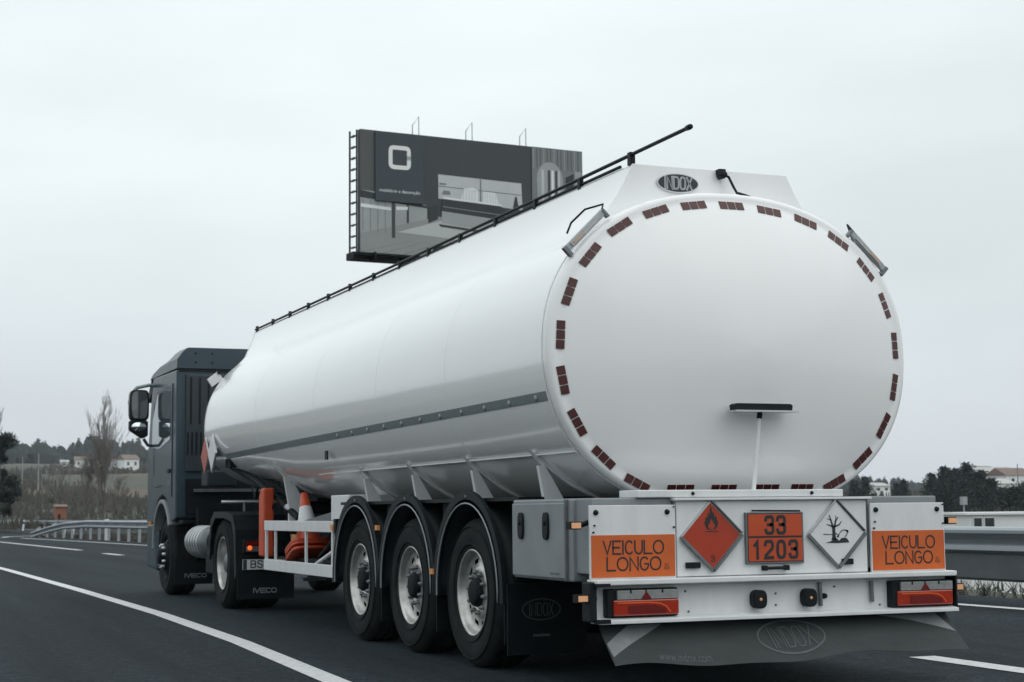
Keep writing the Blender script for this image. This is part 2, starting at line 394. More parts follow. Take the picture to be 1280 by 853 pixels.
# ------------------------------------------------------------------ guardrails (each a thing: beam, lower panel, posts)
def guardrail(label, pts, post_step, lower, name='guardrail', zt=.86, post_from=0):
    root = empty(name, label, 'guardrail', loc=(pts[0][0], pts[0][1], 0))
    o = Vector((pts[0][0], pts[0][1], 0))
    prof = [(.0, 0), (-.08, -.012), (-.11, -.04), (-.11, -.075), (.03, -.10), (.05, -.155), (.03, -.185), (-.09, -.215), (-.10, -.27), (-.05, -.295), (0, -.32)]
    def frame(i):
        d = (Vector(pts[min(i+1, len(pts)-1)][:2])-Vector(pts[max(i-1, 0)][:2])).normalized()
        return Vector((d.y, -d.x, 0))      # to the right of travel
    def sweep(pr, z0, m, mat_):
        vs = []; k = len(pr)
        for i, p in enumerate(pts):
            r = frame(i); dz = p[2] if len(p) > 2 else 0
            for a, b in pr: vs.append(Vector((p[0], p[1], z0+b+dz))+r*a-o)
        fs = [(i*k+j, i*k+j+1, (i+1)*k+j+1, (i+1)*k+j) for i in range(len(pts)-1) for j in range(k-1)]
        m.add(vs, fs, mat_, False)
    m = MB(); full = prof+[(a+.006, b) for a, b in reversed(prof)]+[prof[0]]
    sweep(full, zt, m, GALV); m.build('beam', root)
    if lower:
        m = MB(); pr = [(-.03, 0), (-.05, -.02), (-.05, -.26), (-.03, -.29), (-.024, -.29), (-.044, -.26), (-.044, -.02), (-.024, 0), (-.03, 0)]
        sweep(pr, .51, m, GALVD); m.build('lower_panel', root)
    # posts
    acc = post_from
    for i in range(len(pts)-1):
        a, b = Vector(pts[i][:2]), Vector(pts[i+1][:2]); L = (b-a).length; r = frame(i)
        dz = pts[i][2] if len(pts[i]) > 2 else 0
        while acc < L:
            q = a+(b-a)*acc/L; x, y = q.x+r.x*.1-o.x, q.y+r.y*.1-o.y
            pm = MB(); h = zt-.02+dz
            if h > .15:
                pm.box(-.008, .0, -.03, .03, -.6, h, GALV); pm.box(0, .1, -.03, -.024, -.6, h, GALV); pm.box(0, .1, .024, .03, -.6, h, GALV)
                pm.box(-.1, -.008, -.05, .05, h-.25, h-.05, GALV)
                pm.build('post', root, loc=(x, y, 0))
            acc += post_step
        acc -= L
guardrail('long galvanised guardrail with second lower panel running beside the truck on its right', [(7.05, -12), (7.05, 5), (6.9, 15), (6.55, 25), (5.95, 42), (5.55, 52), (5.15, 61), (4.9, 66), (4.55, 71, -.1), (4.25, 75, -.32), (3.95, 79, -.6)], 2.0, False, zt=.84)
# the near stretch carries the motorcyclist panel
def lower_panel():
    root = bpy.data.objects['guardrail']
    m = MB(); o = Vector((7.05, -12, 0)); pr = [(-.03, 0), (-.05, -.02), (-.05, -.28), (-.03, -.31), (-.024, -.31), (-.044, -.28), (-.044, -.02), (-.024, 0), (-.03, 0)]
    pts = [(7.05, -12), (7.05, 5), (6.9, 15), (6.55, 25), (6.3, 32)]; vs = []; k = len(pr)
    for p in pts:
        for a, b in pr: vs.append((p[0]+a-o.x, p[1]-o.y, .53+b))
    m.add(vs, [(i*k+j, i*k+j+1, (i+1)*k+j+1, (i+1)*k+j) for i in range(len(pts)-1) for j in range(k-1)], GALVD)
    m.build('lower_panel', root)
lower_panel()
guardrail('distant thin guardrail along the outer edge of the ramp at far left', [(4.4, 170), (6.4, 155), (8.3, 138), (11.6, 113.5), (16.3, 106.3), (40, 106)], 4, False, zt=.75)

# ------------------------------------------------------------------ far wood ring (stuff), scrub (stuff)
def tri_clump(vs, fs, c, r, h, n, rnd, sx=1.0):
    """a loose tree form made of many small leaf faces inside a cone-ish volume"""
    for _ in range(n):
        t = rnd.random()**.8; rr = r*(1-t*.85)*(.35+.65*rnd.random()); a = rnd.random()*6.283
        p = Vector((c[0]+rr*math.cos(a)*sx, c[1]+rr*math.sin(a), c[2]+h*(.12+.88*t)))
        s = (.10+.16*rnd.random())*min(r*1.6, h*.45)
        d1 = Vector((rnd.uniform(-1, 1), rnd.uniform(-1, 1), rnd.uniform(-.4, .9))).normalized()*s
        d2 = Vector((rnd.uniform(-1, 1), rnd.uniform(-1, 1), rnd.uniform(-.7, .7))).normalized()*s
        k = len(vs); vs += [p-d1*.6, p+d2*.7, p+d1, p-d2*.5]; fs.append((k, k+1, k+2, k+3))
def far_wood():
    rnd = random.Random(3); vs = []; fs = []
    for i in range(2300):
        if i < 1500: az = rnd.uniform(-2, 48)
        else: az = rnd.uniform(48, 358)
        D = rnd.uniform(590, 700)+(20*math.sin(az*.9))
        x, y = -5.3+D*math.sin(R(az)), -8.75+D*math.cos(R(az)); z = ground_h(x, y)
        h = rnd.uniform(6, 10)*(1+.18*math.sin(az*1.7)+.12*math.sin(az*4.1+1))
        if az > 22: h *= .8
        if i >= 1500: h *= 1.5
        rr = rnd.uniform(2.2, 4.0)*(1 if i < 1500 else 3)
        tri_clump(vs, fs, (x, y, z-1), rr, h, 30 if i < 1500 else 12, rnd)
        k = len(vs); nn = 6
        for q, f_ in ((-.1, .9), (.45, 1.0), (.8, .55), (.93, .15)):
            for j in range(nn): a = 6.283*j/nn; e_ = rr*f_*rnd.uniform(.7, 1.15)*.8; vs.append(Vector((x+e_*math.cos(a), y+e_*math.sin(a), z-1+h*q)))
        fs += [(k+a*nn+j, k+a*nn+(j+1) % nn, k+(a+1)*nn+(j+1) % nn, k+(a+1)*nn+j) for a in range(3) for j in range(nn)]
    m = MB(); m.add(vs, fs, WOOD); tag(m.build('wood'), 'dark far off wood along the skyline behind the fields', None, None, 'stuff')
    # mid ground: hedges and dry scrub on the slope
    vs = []; fs = []
    for i in range(7500):
        az = rnd.uniform(1, 45); D = 135+rnd.random()**1.3*430
        x, y = -5.3+D*math.sin(R(az)), -8.75+D*math.cos(R(az)); z = ground_h(x, y)
        w = noise.noise(Vector((x*.03, y*.012, 0)))
        if w < -.06: continue
        h = rnd.uniform(.3, 1.15)*(1+w)*(1 if D < 260 else 1.6)
        for _ in range(9):
            px, py = x+rnd.gauss(0, 1.6), y+rnd.gauss(0, 1.2); s = rnd.uniform(.05, .16)*(1+D/250); hh = h*rnd.uniform(.5, 1.1)
            k = len(vs); a = rnd.random()*3; dx, dy = s*math.cos(a), s*math.sin(a); lx = rnd.gauss(0, .25)
            vs += [(px-dx, py-dy, z-.2), (px+dx, py+dy, z-.2), (px+dx*.4+lx, py+dy*.4, z+hh), (px-dx*.4+lx, py-dy*.4, z+hh)]; fs.append((k, k+1, k+2, k+3))
    m = MB(); m.add(vs, fs, SCRUB); tag(m.build('scrub'), 'dry brown scrub covering the slope below the wood', None, None, 'stuff')
    # verge grass close behind the rails
    vs = []; fs = []
    for i in range(22000):
        y = rnd.uniform(-5, 105); e = 7.6 if y < 30 else 7.6-(y-30)*.045
        x = e+rnd.random()**1.5*9
        if 84 < y < 107 and x > 5: continue
        z = ground_h(x, y); s = rnd.uniform(.004, .012)*(1+max(0, y)/14); hh = rnd.uniform(.05, .28)
        k = len(vs); a = rnd.random()*3; dx, dy = s*math.cos(a), s*math.sin(a); lx, ly = rnd.gauss(0, .1), rnd.gauss(0, .1)
        vs += [(x-dx, y-dy, z), (x+dx, y+dy, z), (x+lx, y+ly, z+hh)]; fs.append((k, k+1, k+2))
    m = MB(); m.add(vs, fs, SCRUB); tag(m.build('grass'), 'rough grass on the verge behind the guardrail', None, None, 'stuff')
far_wood()

def haze():
    m = bpy.data.materials.new('haze_air'); m.use_nodes = True; nt = m.node_tree; nt.nodes.clear()
    out = nt.nodes.new('ShaderNodeOutputMaterial'); v = nt.nodes.new('ShaderNodeVolumePrincipled')
    v.inputs['Color'].default_value = (.86, .93, 1.0, 1); v.inputs['Density'].default_value = .00018; v.inputs['Anisotropy'].default_value = 0
    nt.links.new(v.outputs[0], out.inputs['Volume'])
    b = MB(); b.box(-760, 760, -760, 760, -12, 42, m); tag(b.build('haze'), 'pale air between the road and the far wood', None, None, 'stuff')

# ================================================================== TANK TRAILER
TZ, TA, TB, TN = 2.075, 1.30, 1.027, 2.215
def sell(t, a=TA, b=TB, n=TN):
    c, s = math.cos(t), math.sin(t)
    return (a*math.copysign(abs(c)**(2/n), c), b*math.copysign(abs(s)**(2/n), s))
trailer = empty('tanker_trailer', 'white oval fuel tank semitrailer with three axles and orange hazard plates at its rear', 'tank trailer')

def tank_body():
    mb = MB(); NS = 128
    # (y, scale, bottom lift)
    secs = [(.50, 1.0), (.56, .994), (.60, .992), (2.0, .992), (4.0, .992), (6.0, .992), (7.0, .992), (8.0, .992), (9.0, .992), (10.0, .992), (10.70, .992)]
    fr = [(10.75, .990), (10.9, .975), (11.05, .945), (11.17, .90), (11.27, .83), (11.35, .73), (11.41, .6), (11.46, .42), (11.49, .2), (11.5, .01)]
    vs = []; fs = []; allr = secs+fr
    for y, s in allr:
        for j in range(NS):
            t = 2*math.pi*j/NS; x, z = sell(t)
            x *= s; z *= s
            wz = TZ+z
            lift = .26*sstep(6.8, 9.6, y)            # belly rises towards the coupling
            if z < 0: wz += lift*(min(1, -z/TB))**1.3
            if wz < 1.44 and y > .5: x *= 1-.015*(1-sstep(5.9, 7.4, y))
            vs.append((x, y, wz))
    for i in range(len(allr)-1):
        for j in range(NS): fs.append((i*NS+j, (i+1)*NS+j, (i+1)*NS+(j+1) % NS, i*NS+(j+1) % NS))
    mb.add(vs, fs, TANK, True)
    mb.build('tank', trailer)
    # weld seams: very slight raised bands round the tank
    for y in (2.35, 4.0, 5.9, 8.2):
        w = MB(); ring = []
        for k, (dy, e) in enumerate(((-.012, .9922), (-.005, .9934), (.005, .9934), (.012, .9922))):
            for j in range(NS):
                x, z = sell(2*math.pi*j/NS); wz = TZ+z*e
                if z < 0: wz += .26*sstep(6.8, 9.6, y)*(min(1, -z/TB))**1.3
                ring.append((x*e, y+dy, wz))
        w.add(ring, [(i*NS+j, (i+1)*NS+j, (i+1)*NS+(j+1) % NS, i*NS+(j+1) % NS) for i in range(3) for j in range(NS) if sell(2*math.pi*j/NS)[1] > -.62], TANK, True)
        w.build('weld_seam', trailer)
tank_body()
def dishY(s): return .425-.27*(1-min(1, (s/.95))**2)
def dish():
    mb = MB(); NS = 160; prof = [(1.0, .52), (1.006, .50), (1.008, .47), (1.003, .445), (.99, .43), (.97, .425)]
    prof += [(s, dishY(s)) for s in (.95, .93, .9, .86, .8, .72, .62, .5, .36, .2, .08, .0005)]
    vs = []
    for s, y in prof:
        for j in range(NS):
            x, z = sell(2*math.pi*j/NS); vs.append((x*s, y, TZ+z*s))
    fs = [(i*NS+j, i*NS+(j+1) % NS, (i+1)*NS+(j+1) % NS, (i+1)*NS+j) for i in range(len(prof)-1) for j in range(NS)]
    mb.add(vs, fs, DISH, True); mb.build('rear_dish', trailer)
    # thin joint bead round the dish
    pts = []
    for j in range(97):
        x, z = sell(2*math.pi*j/96); pts.append((x*1.004, .535, TZ+z*1.004))
    MB().tube(pts, .005, DISH, 6).build('dish_seam', trailer)
dish()

# reflective tape groups round the dish: centres measured on the dish
def cam_ray(u, v):
    m = sc.camera.matrix_world
    d = m.to_3x3() @ Vector(((u-640)/2055.04, (426.5-v)/2055.04, -1)); return m.translation.copy(), d
def tapes():
    px = [(868, 256.5), (915, 257), (962, 264), (1008, 277), (1049, 301), (1083, 337), (1107, 382), (1120, 432), (1119, 484), (1106, 532), (1080, 573), (1045, 604),
          (821, 264), (776, 283), (739, 318), (713, 364), (702, 418), (705, 475), (723, 528), (756, 572), (798, 604), (850, 611.5), (902, 611.5), (956, 611), (1002, 610.5)]
    for k, (u, v) in enumerate(px):
        o, d = cam_ray(u, v); t = (.40-o.y)/d.y; p = o+d*t
        x, z = p.x, p.z-TZ
        s = (abs(x/TA)**TN+abs(z/TB)**TN)**(1/TN); y = dishY(s)-.004
        if k >= 21: tg = Vector((1, 0, 0))
        else:
            gx = math.copysign(abs(x/TA)**(TN-1)/TA, x); gz = math.copysign(abs(z/TB)**(TN-1)/TB, z)
            tg = Vector((-gz, 0, gx)).normalized()
        nr = Vector((tg.z, 0, -tg.x)); mb = MB()
        for q in (-1, 0, 1):
            c = Vector((x, 0, p.z))+tg*q*.0605
            vs = []
            for e, yy in ((0, 0), (1, .003)):
                for a, b in ((-1, -1), (1, -1), (1, 1), (-1, 1)):
                    w = c+tg*a*.027+nr*b*.026
                    ss = (abs(w.x/TA)**TN+abs((w.z-TZ)/TB)**TN)**(1/TN)
                    vs.append((w.x, dishY(ss)-.005+yy, w.z))
            mb.add(vs, [(0, 1, 2, 3), (4, 7, 6, 5), (0, 4, 5, 1), (1, 5, 6, 2), (2, 6, 7, 3), (3, 7, 4, 0)], MAROON)
        mb.build('reflective_tape', trailer)
tapes()

def side_details():
    # grey stripe with little discs, on both flanks
    for sx in (-1, 1):
        mb = MB(); n = 60; vs = []
        def on(y, z):
            zz = z-TZ; lift = .26*sstep(6.8, 9.6, y)
            for _ in range(6):
                zb = z-TZ-lift*(min(1, max(0, -zz)/TB))**1.3; zz = zb
            x = TA*.992*(1-min(1, abs(zz/(TB*.992)))**TN)**(1/TN)
            return x
        for i in range(n+1):
            y = .53+(10.0-.53)*i/n; zt = 1.815-.055*(y/9.0)
            for k in range(4):
                z = zt-.058*k/3; vs.append((sx*(on(y, z)+.004), y, z))
        fs = [(i*4+k, (i+1)*4+k, (i+1)*4+k+1, i*4+k+1) for i in range(n) for k in range(3)]
        mb.add(vs, fs, STRIPE)
        o = mb.build('side_stripe', trailer)
        for i in range(11):
            y = .75+i*.45; z = 1.783-.055*(y/9.0)
            MB().lathe([(.0, -.006), (.018, -.006), (.022, 0)] if sx < 0 else [(.022, 0), (.018, .006), (.0, .006)], (sx*(on(y, z)+.004), y, z), 0, GREYW, 12).build('stripe_disc', o)
        # drip ledge along the flank where the lower shell sets in
        mb = MB(); vs = []
        for i in range(31):
            y = .55+6.0*i/30; x = on(y, 1.44)-.02*sstep(5.0, 6.5, y)
            vs += [(sx*(x-.03), y, 1.444), (sx*(x+.012), y, 1.444), (sx*(x+.012), y, 1.434), (sx*(x-.03), y, 1.434)]
        mb.add(vs, [(i*4+k, i*4+(k+1) % 4, i*4+4+(k+1) % 4, i*4+4+k) for i in range(30) for k in range(4)], WHITE)
        mb.build('drip_ledge', trailer)
        # cradle ribs
        for y in (1.22, 2.45, 3.79, 5.1, 7.95):
            outer = []; inner = []; so_ = []; si_ = []; up = .13 if y > 7 else 0
            for t in range(8):
                z = 1.46-.045*t+up; x = on(y, z); so_.append((sx*(x+.020), z)); si_.append((sx*(x-.02), z))
            MB().strip_prism(so_, si_, 1, y-.03, y+.03, WHITE).build('rib_doubler', trailer)
            for t in range(8):
                z = 1.37-.05*t+up; x = on(y, z); xo_ = max(x+.02, 1.05-.009*t)
                outer.append((sx*xo_, z)); inner.append((sx*(xo_-.045-.021*t), z))
            outer.append((sx*.985, .98)); inner.append((sx*.80, .98))
            MB().strip_prism(outer, inner, 1, y-.022, y+.022, WHITE).build('cradle_rib', trailer)
    # small dark label on the flank
    z0 = 1.60
    MB().prism([(5.62, 1.55), (5.70, 1.55), (5.70, 1.63), (5.62, 1.63)], 0, -1.235, -1.222, BLACK).build('flank_label', trailer)
side_details()

def top_coaming():
    # walkway trough with concave flanks, closed at the rear by a flared plate
    zt = 3.315
    XE = 1.0; y1 = 11.2
    fr_ = [(10.70, .992), (10.75, .990), (10.9, .975), (11.05, .945), (11.17, .90), (11.27, .83)]
    def sc_at(y):
        if y <= 10.7: return .992
        for (ya, sa), (yb, sb) in zip(fr_, fr_[1:]):
            if y <= yb: return sa+(sb-sa)*(y-ya)/(yb-ya)
        return .83
    def prof(y):
        S = sc_at(y); tz = lambda x: TZ+TB*S*(max(0, 1-(x/(TA*S))**TN))**(1/TN)
        out = []
        for i in range(25):
            x = .575+(XE-.575)*(i/24)**1.3
            h0 = zt-tz(.575)
            out.append((x, tz(x)+h0*(max(0, (XE-x)/(XE-.575)))**2.6-(.004 if i == 24 else 0)))
        return out
    h = prof(.72)
    y0 = .72; mb = MB(); vs = []; ys = [y0, 3, 6, 9, 10.7, 10.75, 10.9, 11.05, 11.2]
    for y in ys:
        hh = prof(y)
        for x, z in [(-x, z) for x, z in reversed(hh)]+[(-.56, zt-.01), (.56, zt-.01)]+hh: vs.append((x, y, z))
    k = 52
    fs = [(i*k+j, (i+1)*k+j, (i+1)*k+j+1, i*k+j+1) for i in range(len(ys)-1) for j in range(k-1) if j != 25]
    mb.add(vs, fs, TANK, True)
    mb.build('walkway_coaming', trailer)
    # end plates + floor
    lower = [(.90, 2.93), (.3, 3.0), (-.3, 3.0), (-.90, 2.93)]
    def plate(name, ya, yb, m):
        hh = prof(ya)[:-2]
        pl = [(-x-.004, z+.003) for x, z in hh]+[(-.8, hh[-1][1]-.02), (.8, hh[-1][1]-.02)]+[(x+.004, z+.003) for x, z in reversed(hh)]
        return MB().prism(pl, 1, ya, yb, m).build(name, trailer, bevel=.006)
    plate('rear_plate', y0-.03, y0, DISH); plate('front_plate', 11.2, 11.22, DISH)
    # badge on the rear plate
    cx, cz, yy = -.255, 3.205, y0-.03
    m = MB(); N = 40
    ell = lambda a, b: [(cx+a*math.cos(2*math.pi*i/N), cz+b*math.sin(2*math.pi*i/N)) for i in range(N)]
    m.prism(ell(.155, .066), 1, yy-.014, yy, ALU)
    m.prism(ell(.146, .058), 1, yy-.017, yy-.01, SLATE2)
    txt = 'INDOX'; w, g, hh = .036, .0125, .078; x = cx-text_width(txt, w, g)/2
    letters(m, txt, x, cz-hh/2, hh, w, g, .0105, plane_xz(yy-.0185), ALU, 3.2)
    letters(m, txt, x, cz-hh/2, hh, w, g, .0035, plane_xz(yy-.0195), SLATE2, 3.2)
    m.build('name_badge', trailer)
    # rear camera with its cable
    c = MB(); c.lathe([(0, -.075), (.022, -.075), (.026, -.06), (.026, -.01), (.018, 0)], (.06, yy, 3.275), 1, BLACK, 16)
    c.box(.035, .085, yy-.05, yy-.001, 3.285, 3.315, BLACK)
    cam_ = c.build('rear_camera', trailer)
    MB().tube([(.075, yy-.03, 3.285), (.10, yy-.06, 3.26), (.125, yy-.07, 3.20), (.135, yy-.10, 3.15), (.165, yy-.17, 3.12), (.19, yy-.2, 3.10)], .009, BLACK, 8).build('cable', cam_)
    # folded handrail along the left edge with its supports
    hx, hz = -.575, 3.37
    rail = MB(); rail.tube([(hx, -.08, 3.385), (hx, 2, 3.37), (hx, 6, 3.355), (hx, 11.2, 3.34)], .0125, BLACK, 10)
    rail.lathe([(0, -.10), (.016, -.10), (.018, -.085), (.017, -.05), (.0125, -.05)], (hx, 0, 3.386), 1, BLACK, 12)
    ho = rail.build('handrail', trailer)
    MB().tube([(hx+.01, .9, 3.335), (hx+.01, 5, 3.325), (hx+.01, 11.2, 3.31)], .012, BLACK, 8).build('lower_tube', ho)
    y = .72
    while y < 11.25:
        b = MB(); b.box(hx-.012, hx+.018, y-.02, y+.02, 3.30, 3.374, BLACK) if y > .8 else b.box(hx-.016, hx+.02, y-.022, y+.022, 3.31, 3.395, BLACK)
        b.build('hinge_bracket', ho); y += .8
    # front lid of the trough is white; add manlid domes hidden in the trough
    MB().box(-.57, .57, y0, 11.2, 3.12, 3.13, ALU).build('walkway', trailer)
    for y in (2.2, 4.4, 6.6, 8.8):
        MB().lathe([(.25, 0), (.25, .1), (.22, .13), (0, .14)], (0.1, y, 3.08), 2, ALU, 24).build('manlid', trailer)
top_coaming()

def work_lamps():
    for sx, (z0, z1) in ((-1, (2.66, 2.89)), (1, (2.64, 2.86))):
        a = Vector((sx*1.145, .47, z0-.0)); b = Vector((sx*.89, .47, z1+.02)); d = (b-a).normalized()
        nn = Vector((-d.z, 0, d.x)); nn = nn if nn.z > 0 else -nn
        def rect(c0, c1, w, o, ya, yb, m, mb):
            vs = []
            for yy in (ya, yb):
                for q, s in ((c0, -1), (c1, -1), (c1, 1), (c0, 1)): p = q+nn*(o+s*w/2); vs.append((p.x, yy, p.z))
            mb.add(vs, [(0, 1, 2, 3), (4, 7, 6, 5), (0, 4, 5, 1), (1, 5, 6, 2), (2, 6, 7, 3), (3, 7, 4, 0)], m)
        mb = MB(); rect(a, b, .044, .034, .43, .458, GALV, mb)
        e = MB(); o = mb.build('work_lamp', trailer, bevel=.006)
        e = MB(); rect(a+d*.04, b-d*.05, .028, .034, .423, .432, CLEAR, e); e.build('lens', o); e = MB(); rect(a+d*.06, a+d*.15, .018, .034, .419, .425, LAMPAMB, e); e.build('amber_lens', o)
        e = MB(); rect(a-d*.016, a+d*.008, .070, .02, .425, .465, STEEL, e); e.build('bracket', o); e = MB(); rect(b-d*.008, b+d*.010, .060, .02, .425, .465, STEEL, e); e.build('bracket', o)
        c = b+nn*.05
        MB().tube([(c.x, .44, c.z), (c.x-sx*.02+.01, .48, c.z+.045), (c.x+sx*.06, .56, c.z+.02), (c.x+sx*.13, .62, c.z-.06), (c.x+sx*.16, .62, c.z-.13)], .007, BLACK, 6).build('cable', o)
work_lamps()

def t_lamp():
    m = MB(); m.box(-.225, .225, .04, .165, 1.668, 1.678, ALU); m.prism([(-.20, 1.679), (.20, 1.679), (.205, 1.712), (.19, 1.722), (-.19, 1.722), (-.205, 1.712)], 1, .085, .16, BLACK)
    o = m.build('plate_lamp', trailer)
    MB().tube([(-.075, .12, 1.15), (-.018, .12, 1.63)], .014, WHITE, 10).build('lamp_stem', trailer)
    MB().tube([(-.018, .12, 1.63), (-.012, .12, 1.668)], .017, BLACK, 10).build('stem_socket', trailer)
t_lamp()

def rear_unit():
    # ---- centre door with ledge
    m = MB(); m.box(-.675, .665, .0, .10, .675, 1.125, WHITE); c = m.build('centre_panel', trailer, bevel=.006)
    m = MB(); m.box(-.70, .69, -.03, .20, 1.127, 1.142, WHITE); m.build('panel_ledge', trailer, bevel=.003)
    m = MB(); m.box(-.93, .50, .0, .25, 1.145, 1.19, WHITE); m.build('upper_ledge', trailer, bevel=.006)
    for x in (-.56, .27):
        MB().lathe([(0, -.012), (.008, -.012), (.012, 0)], (x, 0, 1.168), 1, BLACK, 10).build('bolt', trailer)
    # ---- flammable placard
    def diamond(cx, cz, rw, tilt, face, name):
        d = MB(); rot = lambda x, z: (cx+x*math.cos(tilt)-z*math.sin(tilt), cz+x*math.sin(tilt)+z*math.cos(tilt))
        q = lambda r: [rot(0, r), rot(r, 0), rot(0, -r), rot(-r, 0)]
        d.prism(q(rw), 1, -.010, -.001, ALU)
        def bar(p0, p1, w, y0, y1, m_):
            p0, p1 = Vector(p0), Vector(p1); t = (p1-p0).normalized(); n_ = Vector((-t.y, t.x))*w/2
            d.prism([tuple(p0+n_), tuple(p1+n_), tuple(p1-n_), tuple(p0-n_)], 1, y0, y1, m_)
        o = d.build('placard_holder', trailer)
        e = MB(); e.prism([(x, z) for x, z in q(rw-.018)], 1, -.014, -.008, face)
        return e, o, rot, bar
    e, o, rot, _ = diamond(-.445, .917, .212, R(1.5), REDOR, 'a')
    # flame: outlined shape, then an inner flame
    fl = [(-.022, 0), (-.036, .012), (-.043, .030), (-.044, .050), (-.036, .040), (-.037, .062), (-.030, .078), (-.027, .060), (-.021, .078), (-.019, .100), (-.010, .084), (-.006, .112), (0, .138), (.006, .112), (.011, .090), (.018, .104), (.022, .078), (.027, .062), (.033, .082), (.037, .060), (.038, .042), (.045, .052), (.043, .028), (.036, .012), (.022, 0)]
    k = 1.05
    e.prism([rot(x*k, z*k+.035) for x, z in fl], 1, -.0155, -.013, INK)
    inn = [(-.012, .002), (-.022, .014), (-.020, .034), (-.013, .026), (-.008, .046), (-.002, .062), (.004, .044), (.010, .052), (.013, .028), (.021, .034), (.020, .014), (.012, .002)]
    e.prism([rot(x*k, z*k+.035) for x, z in inn], 1, -.0168, -.0145, REDOR)
    e.prism([rot(-.045, .026), rot(.045, .026), rot(.045, .021), rot(-.045, .021)], 1, -.0155, -.013, INK)
    for st in glyph('3'): ribbon(e, [(rot(-.012+q[0]*.022, -.155+q[1]*.032)) for q in st], .006, plane_xz(-.0155), INK)
    e.build('flame_placard', o)
    # frame edges: lower edges carry a grey channel
    def channel(P, Q, o_, w=.018, m_=STEEL):
        b = MB(); P, Q = Vector(P), Vector(Q); t = (Q-P).normalized(); n_ = Vector((-t.y, t.x))*w/2
        b.prism([tuple(P+n_), tuple(Q+n_), tuple(Q-n_), tuple(P-n_)], 1, -.026, -.011, m_); b.build('channel', o_)
    channel(rot(-.208, -.004), rot(0, -.212), o); channel(rot(.208, -.004), rot(0, -.212), o); channel(rot(.205, .008), rot(.004, .210), o, .008)
    e, o2, rot, _ = diamond(.437, .917, .212, R(1.0), WHITE, 'b')
    # dead tree and fish
    def blk(pts): e.prism([rot(x, z) for x, z in pts], 1, -.0165, -.0135, INK)
    blk([(-.085, -.055), (-.05, -.048), (-.03, -.040), (-.022, -.028), (0, -.036), (.012, -.046), (.03, -.030), (.06, -.028), (.075, -.040), (.085, -.058), (.0, -.060)])
    blk([(-.043, -.040), (-.036, -.02), (-.034, .02), (-.036, .045), (-.012, .045), (-.014, .02), (-.012, -.02), (-.004, -.040)])
    def limb(p0, p1, w0, w1):
        P, Q = Vector(p0), Vector(p1); t = (Q-P).normalized(); n_ = Vector((-t.y, t.x))
        blk([tuple(P+n_*w0), tuple(Q+n_*w1), tuple(Q-n_*w1), tuple(P-n_*w0)])
    for a in (((-.030, .04), (-.042, .085), .007, .004), ((-.040, .075), (-.052, .115), .0045, .002), ((-.018, .04), (-.006, .085), .007, .004), ((-.008, .075), (.012, .10), .004, .002),
              ((-.005, .085), (-.004, .11), .003, .0015), ((-.030, .042), (-.072, .058), .0045, .002), ((-.020, .040), (.022, .055), .0055, .0035), ((.018, .052), (.034, .074), .003, .0015),
              ((-.044, .085), (-.068, .092), .003, .0015), ((-.10, -.003), (-.035, -.006), .0025, .0015), ((-.012, .0), (.012, -.012), .003, .0015)): limb(*a)
    ribbon(e, [rot(x, z) for x, z in ((.006, -.024), (.014, -.004), (.030, .014), (.050, .020), (.068, .016), (.074, .004), (.068, -.012), (.055, -.022))], .005, plane_xz(-.0165), INK)
    blk([(.060, .022), (.080, .018), (.082, .002), (.070, .006)])
    blk([(-.004, -.018), (.004, -.026), (.012, -.020), (.006, -.012)])
    e.build('tree_placard', o2)
    channel(rot(-.208, -.004), rot(0, -.212), o2); channel(rot(.208, -.004), rot(0, -.212), o2); channel(rot(.205, .008), rot(.004, .210), o2, .006); channel(rot(-.205, .008), rot(-.004, .210), o2, .006, ALU)
    for x, z, w in ((-.575, .742, .095), (.505, .742, .085)):
        MB().box(x-w/2, x+w/2, -.022, -.002, z-.018, z+.018, BLACK).build('clip', trailer, bevel=.003)
    # ---- orange number plate 33 / 1203
    m = MB(); m.box(-.215, .190, -.022, -.002, .740, 1.052, STEEL); o = m.build('plate_frame', trailer, bevel=.003)
    e = MB(); y = -.026
    e.box(-.200, .176, y, -.020, .757, .896, ORANGE2); e.box(-.200, .176, y, -.020, .908, 1.040, ORANGE2); e.box(-.203, .179, -.0235, -.0215, .752, 1.045, INK)
    w, g, h = .050, .032, .098
    x = -.012-text_width('33', w, g)/2; letters(e, '33', x, .925, h, w, g, .0205, plane_xz(y-.0015), INK, 3)
    g = .036; x = -.012-text_width('1203', w, g)/2; letters(e, '1203', x, .777, h, w, g, .0205, plane_xz(y-.0015), INK, 3)
    e.build('hazard_number_plate', o)
    m = MB(); m.tube([(-.09, -.03, .715), (.065, -.03, .715)], .010, BLACK, 8); m.box(-.10, -.08, -.04, 0, .70, .73, BLACK); m.box(.055, .075, -.04, 0, .70, .73, BLACK); m.build('frame_latch', trailer)
    m = MB(); m.tube([(-.17, -.02, 1.062), (.17, -.02, 1.058)], .006, BLACK, 6); m.build('retaining_rod', trailer)
    # ---- long vehicle boards
    for sx in (-1, 1):
        x0, x1 = (-1.247, -.685) if sx < 0 else (.69, 1.247)
        m = MB(); m.box(x0, x1, -.006, .012, .672, 1.102, WHITE); o = m.build('long_vehicle_board', trailer, bevel=.003)
        e = MB(); xa, xb = x0+.008, x1-.008
        e.box(xa, xb, -.0095, -.005, .682, .928, ORANGE)
        to = plane_xz(-.0105); w, g, h, th = .048, .0135, .074, .0102
        l1 = 'VEICULO'; tw = text_width(l1, w, g, 1.35); xs = (xa+xb)/2-tw/2; letters(e, l1, xs, .818, h, w, g, th, to, INK, 2.1, 1.35)
        l2 = 'LONGO'; letters(e, l2, xs+.022, .722, h, w*1.08, g*1.1, th, to, INK, 2.1, 1.3)
